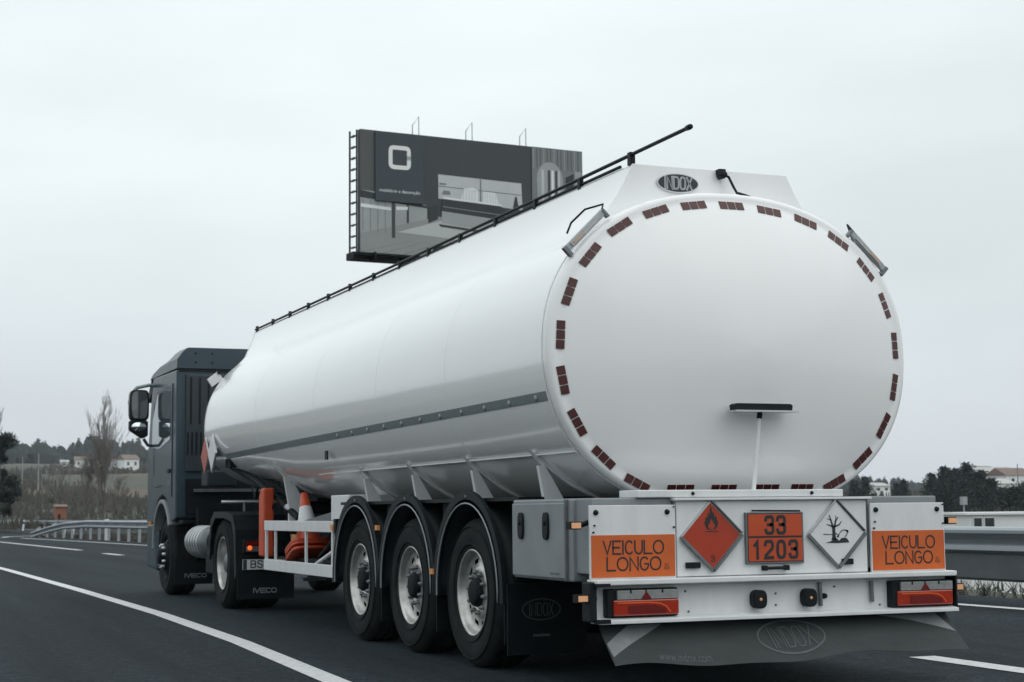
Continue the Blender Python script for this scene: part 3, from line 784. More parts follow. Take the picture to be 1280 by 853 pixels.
        font_text(e, 'EC', .026, to, INK, xb-.055, .748); font_text(e, '70:01', .020, to, INK, xb-.055, .728)
        e.build('orange_panel', o)
        for bx, bz, r in ((x0+.04, 1.06, .017), (x1-.055, 1.06, .017), (x0+.03, .985, .006), (x1-.012, .97, .006), (x0+.022, .945, .006), (x1-.012, 1.09, .005)):
            MB().lathe([(0, -.018), (r*.8, -.018), (r, -.006)], (bx, 0, bz), 1, BLACK, 12).build('bolt', o)
        # box behind the board
        m = MB(); m.box(x0+.03 if sx < 0 else x0, x1 if sx < 0 else x1-.03, .03, .40, .70, 1.145, GREYW); m.build('board_box', trailer, bevel=.008)
    # ---- shelf, light panel, bottom lip, brackets
    m = MB(); m.box(-1.245, 1.27, -.09, .05, .640, .672, WHITE); m.build('bumper_shelf', trailer, bevel=.006)
    m = MB(); m.box(-1.20, 1.25, .012, .05, .445, .640, WHITE); m.build('light_panel', trailer)
    m = MB(); m.prism([(-.09, .418), (.05, .418), (.05, .450), (-.02, .450), (-.09, .440)], 0, -1.225, 1.275, WHITE); m.build('bumper_lip', trailer, bevel=.003)
    for x0, x1 in ((-1.275, -1.23), (1.277, 1.295)):
        m = MB(); m.box(x0, x1, -.06, .06, .43, .66, BLACK); m.build('bumper_bracket', trailer, bevel=.008)
    m = MB(); m.box(-1.25, -1.16, -.094, -.055, .632, .652, BLACK); m.box(-1.25, -1.16, -.094, -.055, .423, .446, BLACK); m.build('corner_rubber', trailer)
    mat_arch = mat('bright_lens', (.75, .11, .03), .2, coat=.6)  # brighter red for the curved line across the red lens
    for x0, x1 in ((-1.13, -.70), (.835, 1.255)):
        m = MB(); m.box(x0-.03, x1+.005, -.045, .02, .452, .617, BLACK); o = m.build('tail_light', trailer, bevel=.01)
        w = x1-x0
        e = MB(); e.box(x0+.005, x1, -.062, -.04, .462, .553, REDL); e.build('red_lens', o, bevel=.008)
        e = MB()
        e.prism([(x0+w*.22, .472), (x0+w*.80, .472), (x0+w*.80, .500), (x0+w*.62, .522), (x0+w*.22, .522)], 1, -.0645, -.0615, REDD); e.build('dark_segment', o); e = MB(); ribbon(e, [(x0+.03, .536), (x0+w*.55, .536), (x0+w*.70, .530), (x0+w*.80, .512), (x0+w*.86, .480)], .008, plane_xz(-.0655), mat_arch); e.build('lens_arch', o)
        e = MB(); e.box(x0+.03, x1, -.060, -.04, .555, .608, CLEAR)
        for q in (.27, .5, .75): e.box(x0+w*q-.006, x0+w*q+.006, -.0625, -.058, .59, .608, BLACK)
        e.build('clear_lens', o, bevel=.004)
        e = MB(); cx = (x0+x1)/2; e.prism([(cx-.035, .556), (cx+.035, .556), (cx, .602)], 1, -.066, -.059, REDD); e.build('triangle_reflector', o)
    for x in (-.138, .215):
        m = MB(); pts = arc(x, .53, .047, .056, 0, 360, 24, 2.8)[:-1]; m.prism(pts, 1, -.05, .012, BLACK); o = m.build('rubber_buffer', trailer, bevel=.008)
        MB().lathe([(0, -.058), (.006, -.058), (.01, -.05)], (x, 0, .53), 1, AMBER, 10).build('buffer_screw', o)
    MB().lathe([(0, -.008), (.014, -.008), (.018, .012)], (.345, 0, .535), 1, BLACK, 12).build('socket_cap', trailer)
    for x, a, b in ((.310, .475, .62), (.685, .49, .62)):
        MB().tube([(x, -.005, a), (x-.004, -.005, b)], .013, STEEL, 8).build('drain_tube', trailer)
    for x, z in ((.0, .56), (.0, .49), (-.62, .59), (-.60, .47), (.42, .59), (.75, .47)):
        MB().lathe([(0, .004), (.006, .004), (.007, .012)], (x, 0, z), 1, STEEL, 8).build('rivet', trailer)
    # ---- rear spray flap with embossed oval, wavy lower edge
    m = MB(); nx, nz = 60, 8; vs = []
    def P(u, v):
        x = -1.19+(1.245+1.19)*u+(.02*v if u < .5 else .05*v*(u-.3))
        low = .172+.02*u+.018*math.sin(u*9+1.2)+.008*math.sin(u*21)
        z = .41+(low-.41)*v; y = .015-.15*v-.03*v*v+.012*math.sin(u*11)*v
        return (x, y, z)
    for side in (0, 1):
        for j in range(nz+1):
            for i in range(nx+1):
                p = P(i/nx, j/nz); vs.append((p[0], p[1]+side*.008, p[2]))
    a = (nx+1)*(nz+1)
    fs = [(j*(nx+1)+i, (j+1)*(nx+1)+i, (j+1)*(nx+1)+i+1, j*(nx+1)+i+1) for j in range(nz) for i in range(nx)]
    fs += [tuple(q+a for q in reversed(f)) for f in list(fs)]
    m.add(vs, fs, FLAP, True); flap = m.build('spray_flap', trailer)
    e = MB()
    def onflap(x, t, dy=-.004):
        u = (x+1.19)/2.435; p = P(u, t); return (x, p[1]+dy, p[2])
    flr = mat('flap_relief', (.075, .087, .092), .6, 0, (.045, .053, .057), 20, .8)
    for rr in (1.0,):
        pts = [(.06+.235*math.cos(2*math.pi*i/48), .44+.38*math.sin(2*math.pi*i/48)) for i in range(49)]
        ribbon2(e, pts, .010, .045, lambda q: onflap(q[0], q[1]), flr)
    x = .06-.15
    for ch, cw in zip('INDOX', (.012, .055, .055, .055, .06)):
        for st in glyph(ch, 3.2):
            pts = [((x+q[0]*cw+(q[1]-.5)*-.02), .67-q[1]*.46) for q in st]
            ribbon2(e, pts, .007, .03, lambda q: onflap(q[0], q[1]), flr)
        x += cw+.016
    e.build('embossed_oval', flap); e = MB()
    font_text(e, 'www.indox.com', .055, lambda q: onflap(-.70+q[0]*.95, .83-q[1]*5.2), flr)
    e.build('web_lettering', flap)
    wt = mat('flap_white', (.20, .215, .22), .6, 0, (.12, .13, .135), 12, .9)
    for pts in ([(-1.175, .47), (-1.16, .80), (-.78, .02), (-1.0, .02)], [(1.255, .52), (1.16, .02), (.72, .02), (.95, .18)]):
        e = MB(); vs = []; NN = 10
        for i in range(NN+1):
            for j in range(NN+1):
                s, t = i/NN, j/NN
                A = Vector(pts[0])*(1-s)+Vector(pts[1])*s; B = Vector(pts[3])*(1-s)+Vector(pts[2])*s; q = A*(1-t)+B*t
                vs.append(onflap(q.x, q.y, -.003))
        e.add(vs, [(i*(NN+1)+j, i*(NN+1)+j+1, (i+1)*(NN+1)+j+1, (i+1)*(NN+1)+j) for i in range(NN) for j in range(NN)], wt); e.build('corner_patch', flap)
def ribbon2(mb, pts, tx, tt, to3, m):
    """ribbon for plate coordinates whose two axes differ in scale"""
    k = tx/tt; q = [(p[0], p[1]*k) for p in pts]
    ribbon(mb, q, tx, lambda v: to3((v[0], v[1]/k)), m)
rear_unit()

def marker_lamps():
    # amber markers on rubber stalks at the rear corners
    for (x, y, z, sx) in ((-1.25, .06, .985, -1), (-1.24, .0, .565, -1), (1.24, .03, .985, 1), (1.25, .0, .565, 1)):
        m = MB(); m.tube([(x-sx*.03, y, z+(.02 if z > .8 else .0)), (x+sx*.03, y, z), (x+sx*.075, y, z-.002)], .016, BLACK, 8)
        m.box(x+sx*.07-.035, x+sx*.07+.035, y-.035, y+.03, z-.022, z+.024, BLACK)
        o = m.build('side_marker', trailer)
        e = MB(); c = x+sx*.07; e.box(c-.029, c+.029, y-.044, y-.034, z-.015, z+.018, AMBERON); e.build('lens', o)
marker_lamps()

# ---- wheels: tyre, rim, hub as parts with sub-parts
def nuts(root, s, prof, rad, m):
    first = None
    for k in range(10):
        a = 2*math.pi*(k+.5)/10; c = (0, rad*math.cos(a), rad*math.sin(a))
        if first is None:
            b = MB(); b.lathe([(r, -s*h) for r, h in prof], (0, 0, 0), 0, m, 8); o = first = b.build('wheel_nut', root)
        else:
            o = first.copy(); COL.objects.link(o); o.parent = root
        o.location = c
def wheel(parent, x, y, side, single=True, name='wheel', Rr=.515, scale=1.0, style='trailer'):
    """side -1: outer face towards -X; x is the outer tyre face"""
    root = bpy.data.objects.new(name, None); COL.objects.link(root); root.parent = parent; root.location = (x, y, .512); root.empty_display_size = .1; root.rotation_euler = ((y*37) % 6.28, 0, 0)
    s = side; W = .36 if single else .62
    def pr(l): return [(r, -s*h) for r, h in l]           # h measured inward from the outer face
    tyre = [(.286, .035), (.290, .018), (.315, .006), (.36, 0), (.40, -.004), (.44, 0), (.475, .012), (.497, .03), (Rr-.004, .05), (Rr, .062)]
    gr = []
    for g in (.10, .16, .22, .28):
        gr += [(Rr, g-.006), (Rr-.014, g-.004), (Rr-.014, g+.004), (Rr, g+.006)]
    back = [(Rr, W-.06), (Rr-.01, W-.04), (.48, W-.01), (.40, W), (.30, W-.02), (.27, W-.05)]
    t = MB(); t.lathe(pr(tyre), (0, 0, 0), 0, RUBBER, 64); t.lathe(pr([tyre[-1]]+gr+[back[0]]), (0, 0, 0), 0, TREAD, 64, False); t.lathe(pr(back), (0, 0, 0), 0, RUBBER, 64)
    # rings on the sidewall
    for rr in (.335, .455): t.lathe(pr([(rr-.004, .003), (rr-.002, -.007), (rr+.002, -.007), (rr+.004, .003)]), (0, 0, 0), 0, RUBBER, 64)
    t.build('tyre', root)
    r = MB(); N = 60
    if style == 'trailer':
        lip = [(.300, .030), (.302, .012), (.294, .008), (.284, .016), (.280, .030), (.274, .05), (.264, .064), (.250, .070)]
        r.lathe(pr(lip), (0, 0, 0), 0, RIM, N)
        r.lathe(pr([(.250, .070), (.238, .073), (.205, .070), (.19, .066)]), (0, 0, 0), 0, RIM, N, True, lambda i, j: i == 1 and (j % 6) in (0, 1, 2))
        r.lathe(pr([(.19, .066), (.178, .060), (.168, .056), (.105, .056), (.10, .066)]), (0, 0, 0), 0, RIM, N)
        r.lathe(pr([(.250, .070), (.252, .21), (.10, .22)]), (0, 0, 0), 0, CHASSIS, 30)
        ro = r.build('rim', root)
        h = MB(); h.lathe(pr([(.102, .066), (.098, .03), (.090, .018), (.080, .010), (.07, .008), (.0, .006)]), (0, 0, 0), 0, CHASSIS, 30); h.build('hub', root)
        nuts(root, s, [(.018, .058), (.018, .038), (.012, .032), (.011, .024), (0, .023)], .140, STEEL)
    elif style == 'drive':
        # dual wheel: deep dish
        r.lathe(pr([(.300, .030), (.302, .012), (.294, .008), (.284, .016), (.278, .05), (.272, .12), (.262, .15), (.25, .158)]), (0, 0, 0), 0, RIM, N)
        r.lathe(pr([(.25, .158), (.236, .156), (.205, .15), (.19, .14)]), (0, 0, 0), 0, RIM, N, True, lambda i, j: i == 1 and (j % 6) in (0, 1))
        r.lathe(pr([(.19, .14), (.17, .135), (.13, .135), (.12, .13), (.115, .06), (.09, .04), (0, .035)]), (0, 0, 0), 0, STEEL, N)
        r.lathe(pr([(.250, .158), (.252, .25), (.10, .26)]), (0, 0, 0), 0, CHASSIS, 30)
        ro = r.build('rim', root)
    else:
        # front wheel: convex, nuts under bright caps
        r.lathe(pr([(.300, .030), (.302, .012), (.294, .008), (.284, .018), (.277, .04), (.262, .055), (.25, .05)]), (0, 0, 0), 0, CHASSIS, N)
        r.lathe(pr([(.25, .05), (.236, .035), (.205, .012), (.19, .0)]), (0, 0, 0), 0, CHASSIS, N, True, lambda i, j: i == 1 and (j % 6) in (0, 1))
        r.lathe(pr([(.19, .0), (.18, -.022), (.12, -.024), (.11, -.04), (.105, -.085), (.09, -.10), (0, -.104)]), (0, 0, 0), 0, CHASSIS, N)
        r.lathe(pr([(.250, .05), (.252, .2), (.10, .22)]), (0, 0, 0), 0, CHASSIS, 30)
        ro = r.build('rim', root)
        nuts(root, s, [(.022, -.02), (.022, -.055), (.016, -.068), (0, -.072)], .15, ALU)
    return root
AX = [2.067, 3.40, 4.73]
for y in AX:
    for s in (-1, 1): wheel(trailer, s*1.205, y, s)
    MB().tube([(-.95, y, .512), (.95, y, .512)], .075, CHASSIS, 12).build('axle', trailer)

def fenders():
    for s in (-1, 1):
        for y in AX:
            y += -.04
            def ar(r, z0=.0, n=22, a0=-4, a1=184, dz=0):
                return [(y+r*math.cos(R(a0+(a1-a0)*i/n)), .515+z0+r*math.sin(R(a0+(a1-a0)*i/n))*1.03) for i in range(n+1)]
            xo = s*1.255
            # skin across the tread
            m = MB(); m.strip_prism(ar(.605), ar(.625), 0, xo, s*.86, BLACK, True)
            o = m.build('mudguard', trailer)
            # outer face, a flat rolled edge
            m = MB(); m.strip_prism(ar(.600), ar(.682), 0, xo, xo-s*.03, BLACK, False); m.build('guard_edge', o)
            m = MB(); a = ar(.598); m.tube([(xo+s*.002, q[0], q[1]) for q in a]+[(xo+s*.002, a[-1][0], a[-1][1])], .0065, GREYW, 6); m.build('guard_trim', o)
            MB().lathe([(0, -.004), (.01, -.004), (.012, 0)] if s < 0 else [(.012, 0), (.01, .004), (0, .004)], (xo, y, 1.175), 0, STEEL, 10).build('guard_rivet', o)
        # deck plates between the arches
        m = MB(); m.box(min(s*1.2, s*.6), max(s*1.2, s*.6), 1.2, 5.3, 1.14, 1.165, BLACK); m.build('mudguard_deck', trailer)
        for ya, yb in ((2.62, 2.78), (3.95, 4.12), (1.34, 1.42)):
            m = MB(); m.box(min(s*1.15, s*.75), max(s*1.15, s*.75), ya, yb, .62, 1.14, CHASSIS); m.build('guard_web', trailer)
        # flaps behind every wheel
        for y in AX:
            m = MB(); yb = y-.635; m.box(min(s*1.21, s*.86), max(s*1.21, s*.86), yb-.006, yb+.006, .20, .62, BLACK); m.build('wheel_flap', trailer)
        for y in (2.72, 4.06):
            m = MB(); m.box(s*1.255-.012, s*1.255+.012, y-.03, y+.03, .62 if y < 3 else .93, .66 if y < 3 else .97, AMBER); m.build('amber_marker', trailer)
        # large rear flap with badge behind the last wheel
        m = MB(); m.box(min(s*1.24, s*.68), max(s*1.24, s*.68), 1.30, 1.312, .14, .60, BLACK); o = m.build('rear_wheel_flap', trailer)
        e = MB(); cx, cz = s*1.0, .43; rel = BADGE
        ribbon(e, [(cx+.135*math.cos(2*math.pi*i/40), cz+.068*math.sin(2*math.pi*i/40)) for i in range(41)], .007, plane_xz(1.2975), rel)
        letters(e, 'INDOX', cx-text_width('INDOX', .030, .012)/2, cz-.04, .08, .030, .012, .006, plane_xz(1.2975), rel, 3.2)
        e.box(cx-.06, cx+.06, 1.2975, 1.30, .255, .27, rel); e.build('flap_badge', o)
fenders()

def chassis():
    for x in (-.5, .5):
        m = MB(); m.box(x-.06, x+.06, .12, 9.6, .80, .82, CHASSIS); m.box(x-.06, x+.06, .12, 9.6, 1.02, 1.04, CHASSIS); m.box(x-.008, x+.008, .12, 9.6, .80, 1.04, CHASSIS); m.build('frame_beam', trailer)
    for y in (.3, 1.25, 2.75, 4.05, 5.4, 6.6, 8.0, 9.3):
        m = MB(); m.box(-.49, .49, y-.04, y+.04, .84, 1.03, CHASSIS); m.build('cross_member', trailer)
    for y in AX:
        for s in (-1, 1):
            m = MB(); m.lathe([(.0, 0), (.13, 0), (.14, .06), (.12, .12), (.14, .18), (.13, .24), (0, .24)], (s*.55, y-.38, .52), 2, RUBBER, 20); m.build('air_spring', trailer)
            m = MB(); m.tube([(s*.55, y+.5, .78), (s*.55, y, .45), (s*.55, y-.4, .50)], .045, CHASSIS, 8); m.build('trailing_arm', trailer)
    # rear dark bulkhead under the tank, air tanks
    m = MB(); m.box(-1.1, 1.1, .25, .27, .62, 1.1, CHASSIS); m.build('bulkhead', trailer)
    for y in (6.0, 6.9):
        m = MB(); m.lathe([(0, -.4), (.11, -.38), (.13, -.34), (.13, .34), (.11, .38), (0, .4)], (0, y, .68), 0, CHASSIS, 20); m.build('air_tank', trailer)
    # landing legs
    for s in (-1, 1):
        m = MB(); m.box(s*.75-.06, s*.75+.06, 7.85, 7.98, .62, 1.05, CHASSIS); m.box(s*.75-.045, s*.75+.045, 7.87, 7.96, .42, .62, STEEL); m.box(s*.75-.12, s*.75+.12, 7.8, 8.03, .38, .41, STEEL); m.build('landing_leg', trailer)
    m = MB(); m.box(-.5, .5, 8.6, 10.9, 1.20, 1.235, CHASSIS); m.build('coupling_plate', trailer)
chassis()

def cabinets():
    for s in (-1, 1):
        xo, xi = s*1.245, s*.74
        m = MB(); m.box(min(xo, xi), max(xo, xi), .25, 1.175, .65, 1.145, GREYW); o = m.build('tool_cabinet', trailer, bevel=.012)
        e = MB(); e.box(min(xo, xo+s*.012), max(xo, xo+s*.012), .34, 1.165, .665, 1.12, GREYW); d = e.build('cabinet_door', o, bevel=.006)
        e = MB(); e.box(min(xo, xo+s*.02), max(xo, xo+s*.02), .30, .318, .655, 1.14, STEEL); e.build('door_seal', o)
        for y in (.60, 1.0):
            e = MB(); pts = arc(y, .98, .042, .085, 0, 360, 20, 3.2)[:-1]
            e.prism(pts, 0, xo+s*.013, xo+s*.028, BLACK); e.lathe([(.018, .028*s), (.014, .036*s), (0, .038*s)], (xo, y, 1.0), 0, CHASSIS, 12); e.build('latch', o, bevel=.004)
        e = MB(); e.box(min(xo, xo+s*.015), max(xo, xo+s*.015), .42, .55, .69, .70, STEEL); e.build('maker_tag', o)
cabinets()

def side_guard():
    for s in (-1, 1):
        x0, x1 = sorted((s*1.235, s*1.205))
        m = MB(); m.box(x0, x1, 5.42, 7.98, .50, .61, WHITE)
        o = m.build('lower_side_rail', trailer, bevel=.004)
        m = MB(); m.box(x0, x1, 5.42, 7.98, .90, 1.0, WHITE); m.build('upper_side_rail', trailer, bevel=.004)
        for y, w in ((7.93, .05), (7.55, .03), (6.38, .03), (5.47, .05)):
            m = MB(); m.box(x0+.004, x1-.004, y-w/2, y+w/2, .61, .90, WHITE); m.build('guard_upright', trailer)
        m = MB(); m.tube([(s*1.18, 6.3, .56), (s*1.0, 5.5, .86)], .03, ALU, 8); m.build('guard_brace', trailer)
        for y in (7.6, 5.6):
            m = MB(); m.tube([(s*1.20, y, .55), (s*.8, y, .62), (s*.6, y, .9)], .028, CHASSIS, 8); m.build('guard_arm', trailer)
        m = MB(); m.box(*sorted((s*1.25, s*1.236)), 5.40, 5.46, .92, .97, AMBER); m.box(*sorted((s*1.235, s*1.15)), 5.35, 5.41, .90, 1.02, BLACK); m.build('amber_marker', trailer)
        m = MB(); m.box(*sorted((s*1.0, s*1.012)), 7.55, 7.75, .80, .86, AMBER); m.build('side_reflector', trailer)
    # valve box and trays in the guard bay
    m = MB(); m.box(-1.16, -.62, 5.20, 5.75, 1.0, 1.23, WHITE); m.build('valve_box', trailer, bevel=.008)
    m = MB(); m.prism([(5.45, .93), (6.9, .97), (6.9, 1.0), (5.45, 1.12)], 0, -1.10, -.7, STEEL); m.build('hose_tray', trailer)
    m = MB(); m.box(-1.15, -.60, 5.4, 7.7, .615, .64, CHASSIS); m.build('tray_floor', trailer)
    m = MB()
    for k in range(5): m.tube([(-1.08+.09*k, 5.6, .95), (-1.08+.09*k, 6.4, .66+.02*k)], .022, CHASSIS, 6)
    m.build('hose_bundle', trailer)
    # slanting pipes to the front of the belly
    for dx, r in ((.06, .035), (.22, .03)):
        m = MB(); m.tube([(-1.12+dx, 10.3, 1.62), (-1.08+dx, 9.3, 1.45), (-1.05+dx, 8.35, 1.22), (-1.0+dx, 7.7, 1.02)], r, CHASSIS, 10); m.build('drain_pipe', trailer)
    m = MB(); m.box(-1.18, -1.1, 9.85, 10.1, 1.60, 1.80, BLACK); m.build('document_box', trailer)
    m = MB(); m.tube([(-1.0, 8.0, 1.15), (-.9, 7.9, 1.05), (-.95, 7.6, .95)], .03, WHITE, 8); m.build('valve_lever', trailer)
    # extinguisher box, orange
    m = MB(); m.prism([(8.36, .62), (8.58, .62), (8.58, 1.26), (8.50, 1.34), (8.36, 1.34)], 0, -1.15, -1.035, PLASTOR)
    o = m.build('extinguisher_box', trailer, bevel=.02)
    for z in (.98, 1.14):
        MB().box(-1.06, -1.02, 8.34, 8.40, z-.025, z+.025, BLACK).build('strap', o)
    # flank diamonds at the front, white front marker
    for y, f, z in ((10.62, REDOR, 1.75), (10.22, WHITE, 1.77)):
        m = MB(); m.prism([(y, z-.225), (y+.225, z), (y, z+.225), (y-.225, z)], 0, -1.312, -1.296, ALU); o = m.build('side_placard', trailer)
        e = MB(); e.prism([(y, z-.205), (y+.205, z), (y, z+.205), (y-.205, z)], 0, -1.317, -1.310, f); e.build('placard_face', o)
        MB().box(-1.30, -1.16, y-.03, y+.03, z-.03, z+.03, STEEL).build('placard_arm', o)
    m = MB(); m.prism([(-1.16, 2.60), (-1.03, 2.70), (-1.09, 2.79), (-1.22, 2.69)], 1, 10.95, 11.0, WHITE); m.box(-1.09, -.98, 10.96, 10.99, 2.66, 2.71, WHITE); m.box(-1.10, -1.06, 10.93, 11.0, 2.755, 2.80, BLACK); m.build('front_marker_plate', trailer)
side_guard()

# ================================================================== TRACTOR
tractor = empty('tractor_unit', 'slate blue cab-over truck tractor pulling the white tank trailer', 'truck', loc=(0, 0, 0))
def cab():
    W = 1.245; yr = 12.78; yf = 14.9
    # body shell: section list along z so sides taper slightly
    m = MB()
    side = [(yr, 1.02), (yr, 2.96), (yr+1.75, 2.98), (yf-.22, 2.60), (yf-.02, 1.95), (yf, 1.2), (yf, .95), (14.28, .95), (14.22, 1.12), (14.05, 1.26), (13.72, 1.33), (13.38, 1.26), (13.18, 1.10), (13.12, .98), (12.95, .98)]
    m.prism(side, 0, -W, W, SLATE); o = m.build('cab_body', tractor, bevel=.022)
    # front corner cover panels below
    m = MB(); m.prism([(14.18, .30), (yf+.02, .34), (yf+.04, .95), (14.28, .95), (14.22, .80)], 0, -W+.01, W-.01, SLATE); m.build('front_bumper', tractor, bevel=.04)
    # roof cap
    m = MB(); ys = [(yr-.01, 3.255, 1.17, 2.975), (yr+.6, 3.27, 1.16, 2.975), (yr+1.3, 3.24, 1.12, 2.975), (yr+1.8, 3.12, 1.05, 2.975), (yr+2.0, 3.0, .95, 2.97)]
    vs = []
    for y, zt, w, zb in ys:
        vs += [(-W, y, zb), (-W+.005, y, zb+(zt-zb)*.45), (-w+.005, y, zt-.05), (-w+.07, y, zt), (w-.07, y, zt), (w-.005, y, zt-.05), (W-.005, y, zb+(zt-zb)*.45), (W, y, zb)]
    k = 8; fs = [(i*k+j, (i+1)*k+j, (i+1)*k+(j+1) % k, i*k+(j+1) % k) for i in range(len(ys)-1) for j in range(k)]
    fs += [tuple(range(k)), tuple(reversed(range(k*(len(ys)-1), k*len(ys))))]
    m.add(vs, fs, SLATE); r = m.build('roof_cap', tractor, bevel=.02)
    for x in (-1.0, -.78, .78, 1.0):
        for z in (3.06, 3.18): MB().lathe([(0, -.006), (.012, -.006), (.015, 0)], (x, yr-.012, z), 1, BLACK, 8).build('roof_screw', r)
    MB().box(-W+.03, W-.03, yr-.004, yr, 2.93, 2.97, BLACK).build('roof_gap', tractor)
    # back wall pressing with ribs
    m = MB(); m.box(-1.13, 1.13, yr-.035, yr-.002, 1.62, 2.90, SLATE2); b = m.build('back_panel', tractor, bevel=.02)
    for z0, z1, x, st in ((2.25, 2.86, -1.06, .115), (1.84, 2.14, -1.10, .058)):
        while x < 1.1:
            MB().box(x-.011, x+.011, yr-.042, yr-.034, z0, z1, BLACK).build('groove_shade', b); x += st  # black strips on the panel face paint the shade inside the pressed grooves
    m = MB(); m.box(-1.12, 1.12, yr-.03, yr-.002, 1.06, 1.54, BLACK); m.build('lower_back_panel', tractor, bevel=.01)
    m = MB(); m.box(-1.02, 1.02, yr-.09, yr-.04, 1.36, 1.40, STEEL); m.build('cab_tilt_bar', tractor)
    # sides: door, window, handle, arch trim
    for s in (-1, 1):
        X = s*W
        d = MB(); d.prism([(13.02, 1.30), (13.02, 2.80), (14.1, 2.80), (14.52, 2.40), (14.60, 1.95), (14.60, 1.50), (14.2, 1.44), (13.7, 1.46), (13.3, 1.38)], 0, *sorted((X, X+s*.012)), SLATE)
        door = d.build('door', tractor, bevel=.008)
        g = MB(); g.prism([(13.12, 2.06), (13.12, 2.70), (14.06, 2.72), (14.42, 2.38), (14.48, 2.0), (13.9, 1.96)], 0, *sorted((X+s*.010, X+s*.018)), CABGLASS); g.build('side_window', door)
        h = MB(); h.box(*sorted((X+s*.01, X+s*.035)), 13.08, 13.24, 1.62, 1.67, BLACK); h.build('door_handle', door)
        e = MB(); e.box(*sorted((X+s*.012, X+s*.016)), 13.06, 13.3, 1.46, 1.48, STEEL); e.box(*sorted((X+s*.012, X+s*.016)), 13.06, 13.3, 1.50, 1.515, STEEL); e.build('model_lettering', door)
        pa = [(13.70+.60*math.cos(R(a)), .60+.62*math.sin(R(a))) for a in range(0, 151, 10)]
        pb = [(13.70+.655*math.cos(R(a)), .60+.675*math.sin(R(a))) for a in range(0, 151, 10)]
        m = MB(); m.strip_prism(pa, pb, 0, *sorted((X-s*.12, X+s*.022)), GREYW if s else 0); m.build('wheel_arch', tractor, bevel=.01)
        m = MB(); m.box(*sorted((X-s*.05, X+s*.012)), 14.3, 14.34, 1.62, 2.62, BLACK); m.build('wind_deflector', tractor)
        m = MB(); m.box(*sorted((X, X+s*.03)), 14.52, 14.60, .92, .98, AMBER); m.build('indicator', tractor)
        m = MB(); m.box(*sorted((X-s*.3, X-s*.02)), 14.36, 14.7, .42, .50, BLACK); m.box(*sorted((X-s*.3, X-s*.02)), 14.36, 14.7, .68, .74, BLACK); m.build('cab_step', tractor)
        # mirrors on a bow arm
        mx = s*1.47; my = 14.35
        a = MB(); a.tube([(X-s*.02, my+.02, 2.86), (s*1.33, my, 2.87), (s*1.50, my, 2.83), (s*1.575, my, 2.74), (s*1.60, my, 2.6)], .026, SLATE_HI, 10)
        a.build('mirror_arm', tractor); a = MB()
        a.tube([(X-s*.02, my, 2.02), (s*1.34, my, 2.03), (s*1.40, my, 2.12)], .022, SLATE, 10)
        arm = a.build('mirror_arm', tractor)
        def rounded(x0, x1, z0, z1, p=4): return arc((x0+x1)/2, (z0+z1)/2, (x1-x0)/2, (z1-z0)/2, 0, 360, 28, p)[:-1]
        x0, x1 = sorted((s*1.335, s*1.60))
        h = MB(); h.prism(rounded(x0, x1, 2.365, 2.80, 5), 1, my-.05, my+.10, BLACK); ho = h.build('mirror_housing', tractor, bevel=.012)
        g = MB(); g.prism(rounded(x0+.022, x1-.022, 2.40, 2.78), 1, my-.058, my-.048, GLASS); g.build('mirror_glass', ho)
        h = MB(); h.prism([(s*1.60, 2.37), (s*1.345, 2.37), (s*1.345, 2.16), (s*1.42, 2.12), (s*1.60, 2.24)] , 1, my-.05, my+.09, BLACK); ho = h.build('wide_mirror_housing', tractor, bevel=.02)
        g = MB()
        cx, cz = s*1.475, 2.285
        vs = []; fs = []; n = 20
        for rr in (1, .8, .6, .4, .2, .01):
            for j in range(n):
                t = 2*math.pi*j/n; vs.append((cx+.10*rr*math.cos(t), my-.055-.035*(1-rr*rr), cz+.062*rr*math.sin(t)))
        for i in range(5):
            for j in range(n): fs.append((i*n+j, i*n+(j+1) % n, (i+1)*n+(j+1) % n, (i+1)*n+j))
        g.add(vs, fs, MIRR, True); g.build('mirror_glass', ho)
        # sun visor end seen beside the A pillar
        m = MB(); m.prism([(14.62, 2.78), (14.95, 2.66), (14.97, 2.72), (14.66, 2.98)], 0, *sorted((X, X-s*.25)), BLACK); m.build('visor_end', tractor)
    m = MB(); m.add([(-1.12, yf-.005, 1.9), (1.12, yf-.005, 1.9), (1.10, yf-.24, 2.66), (-1.10, yf-.24, 2.66), (-1.12, yf+.02, 1.9), (1.12, yf+.02, 1.9), (1.10, yf-.21, 2.66), (-1.10, yf-.21, 2.66)],
        [(0, 1, 2, 3), (7, 6, 5, 4), (0, 4, 5, 1), (1, 5, 6, 2), (2, 6, 7, 3), (3, 7, 4, 0)], GLASS); m.build('windscreen', tractor)
cab()
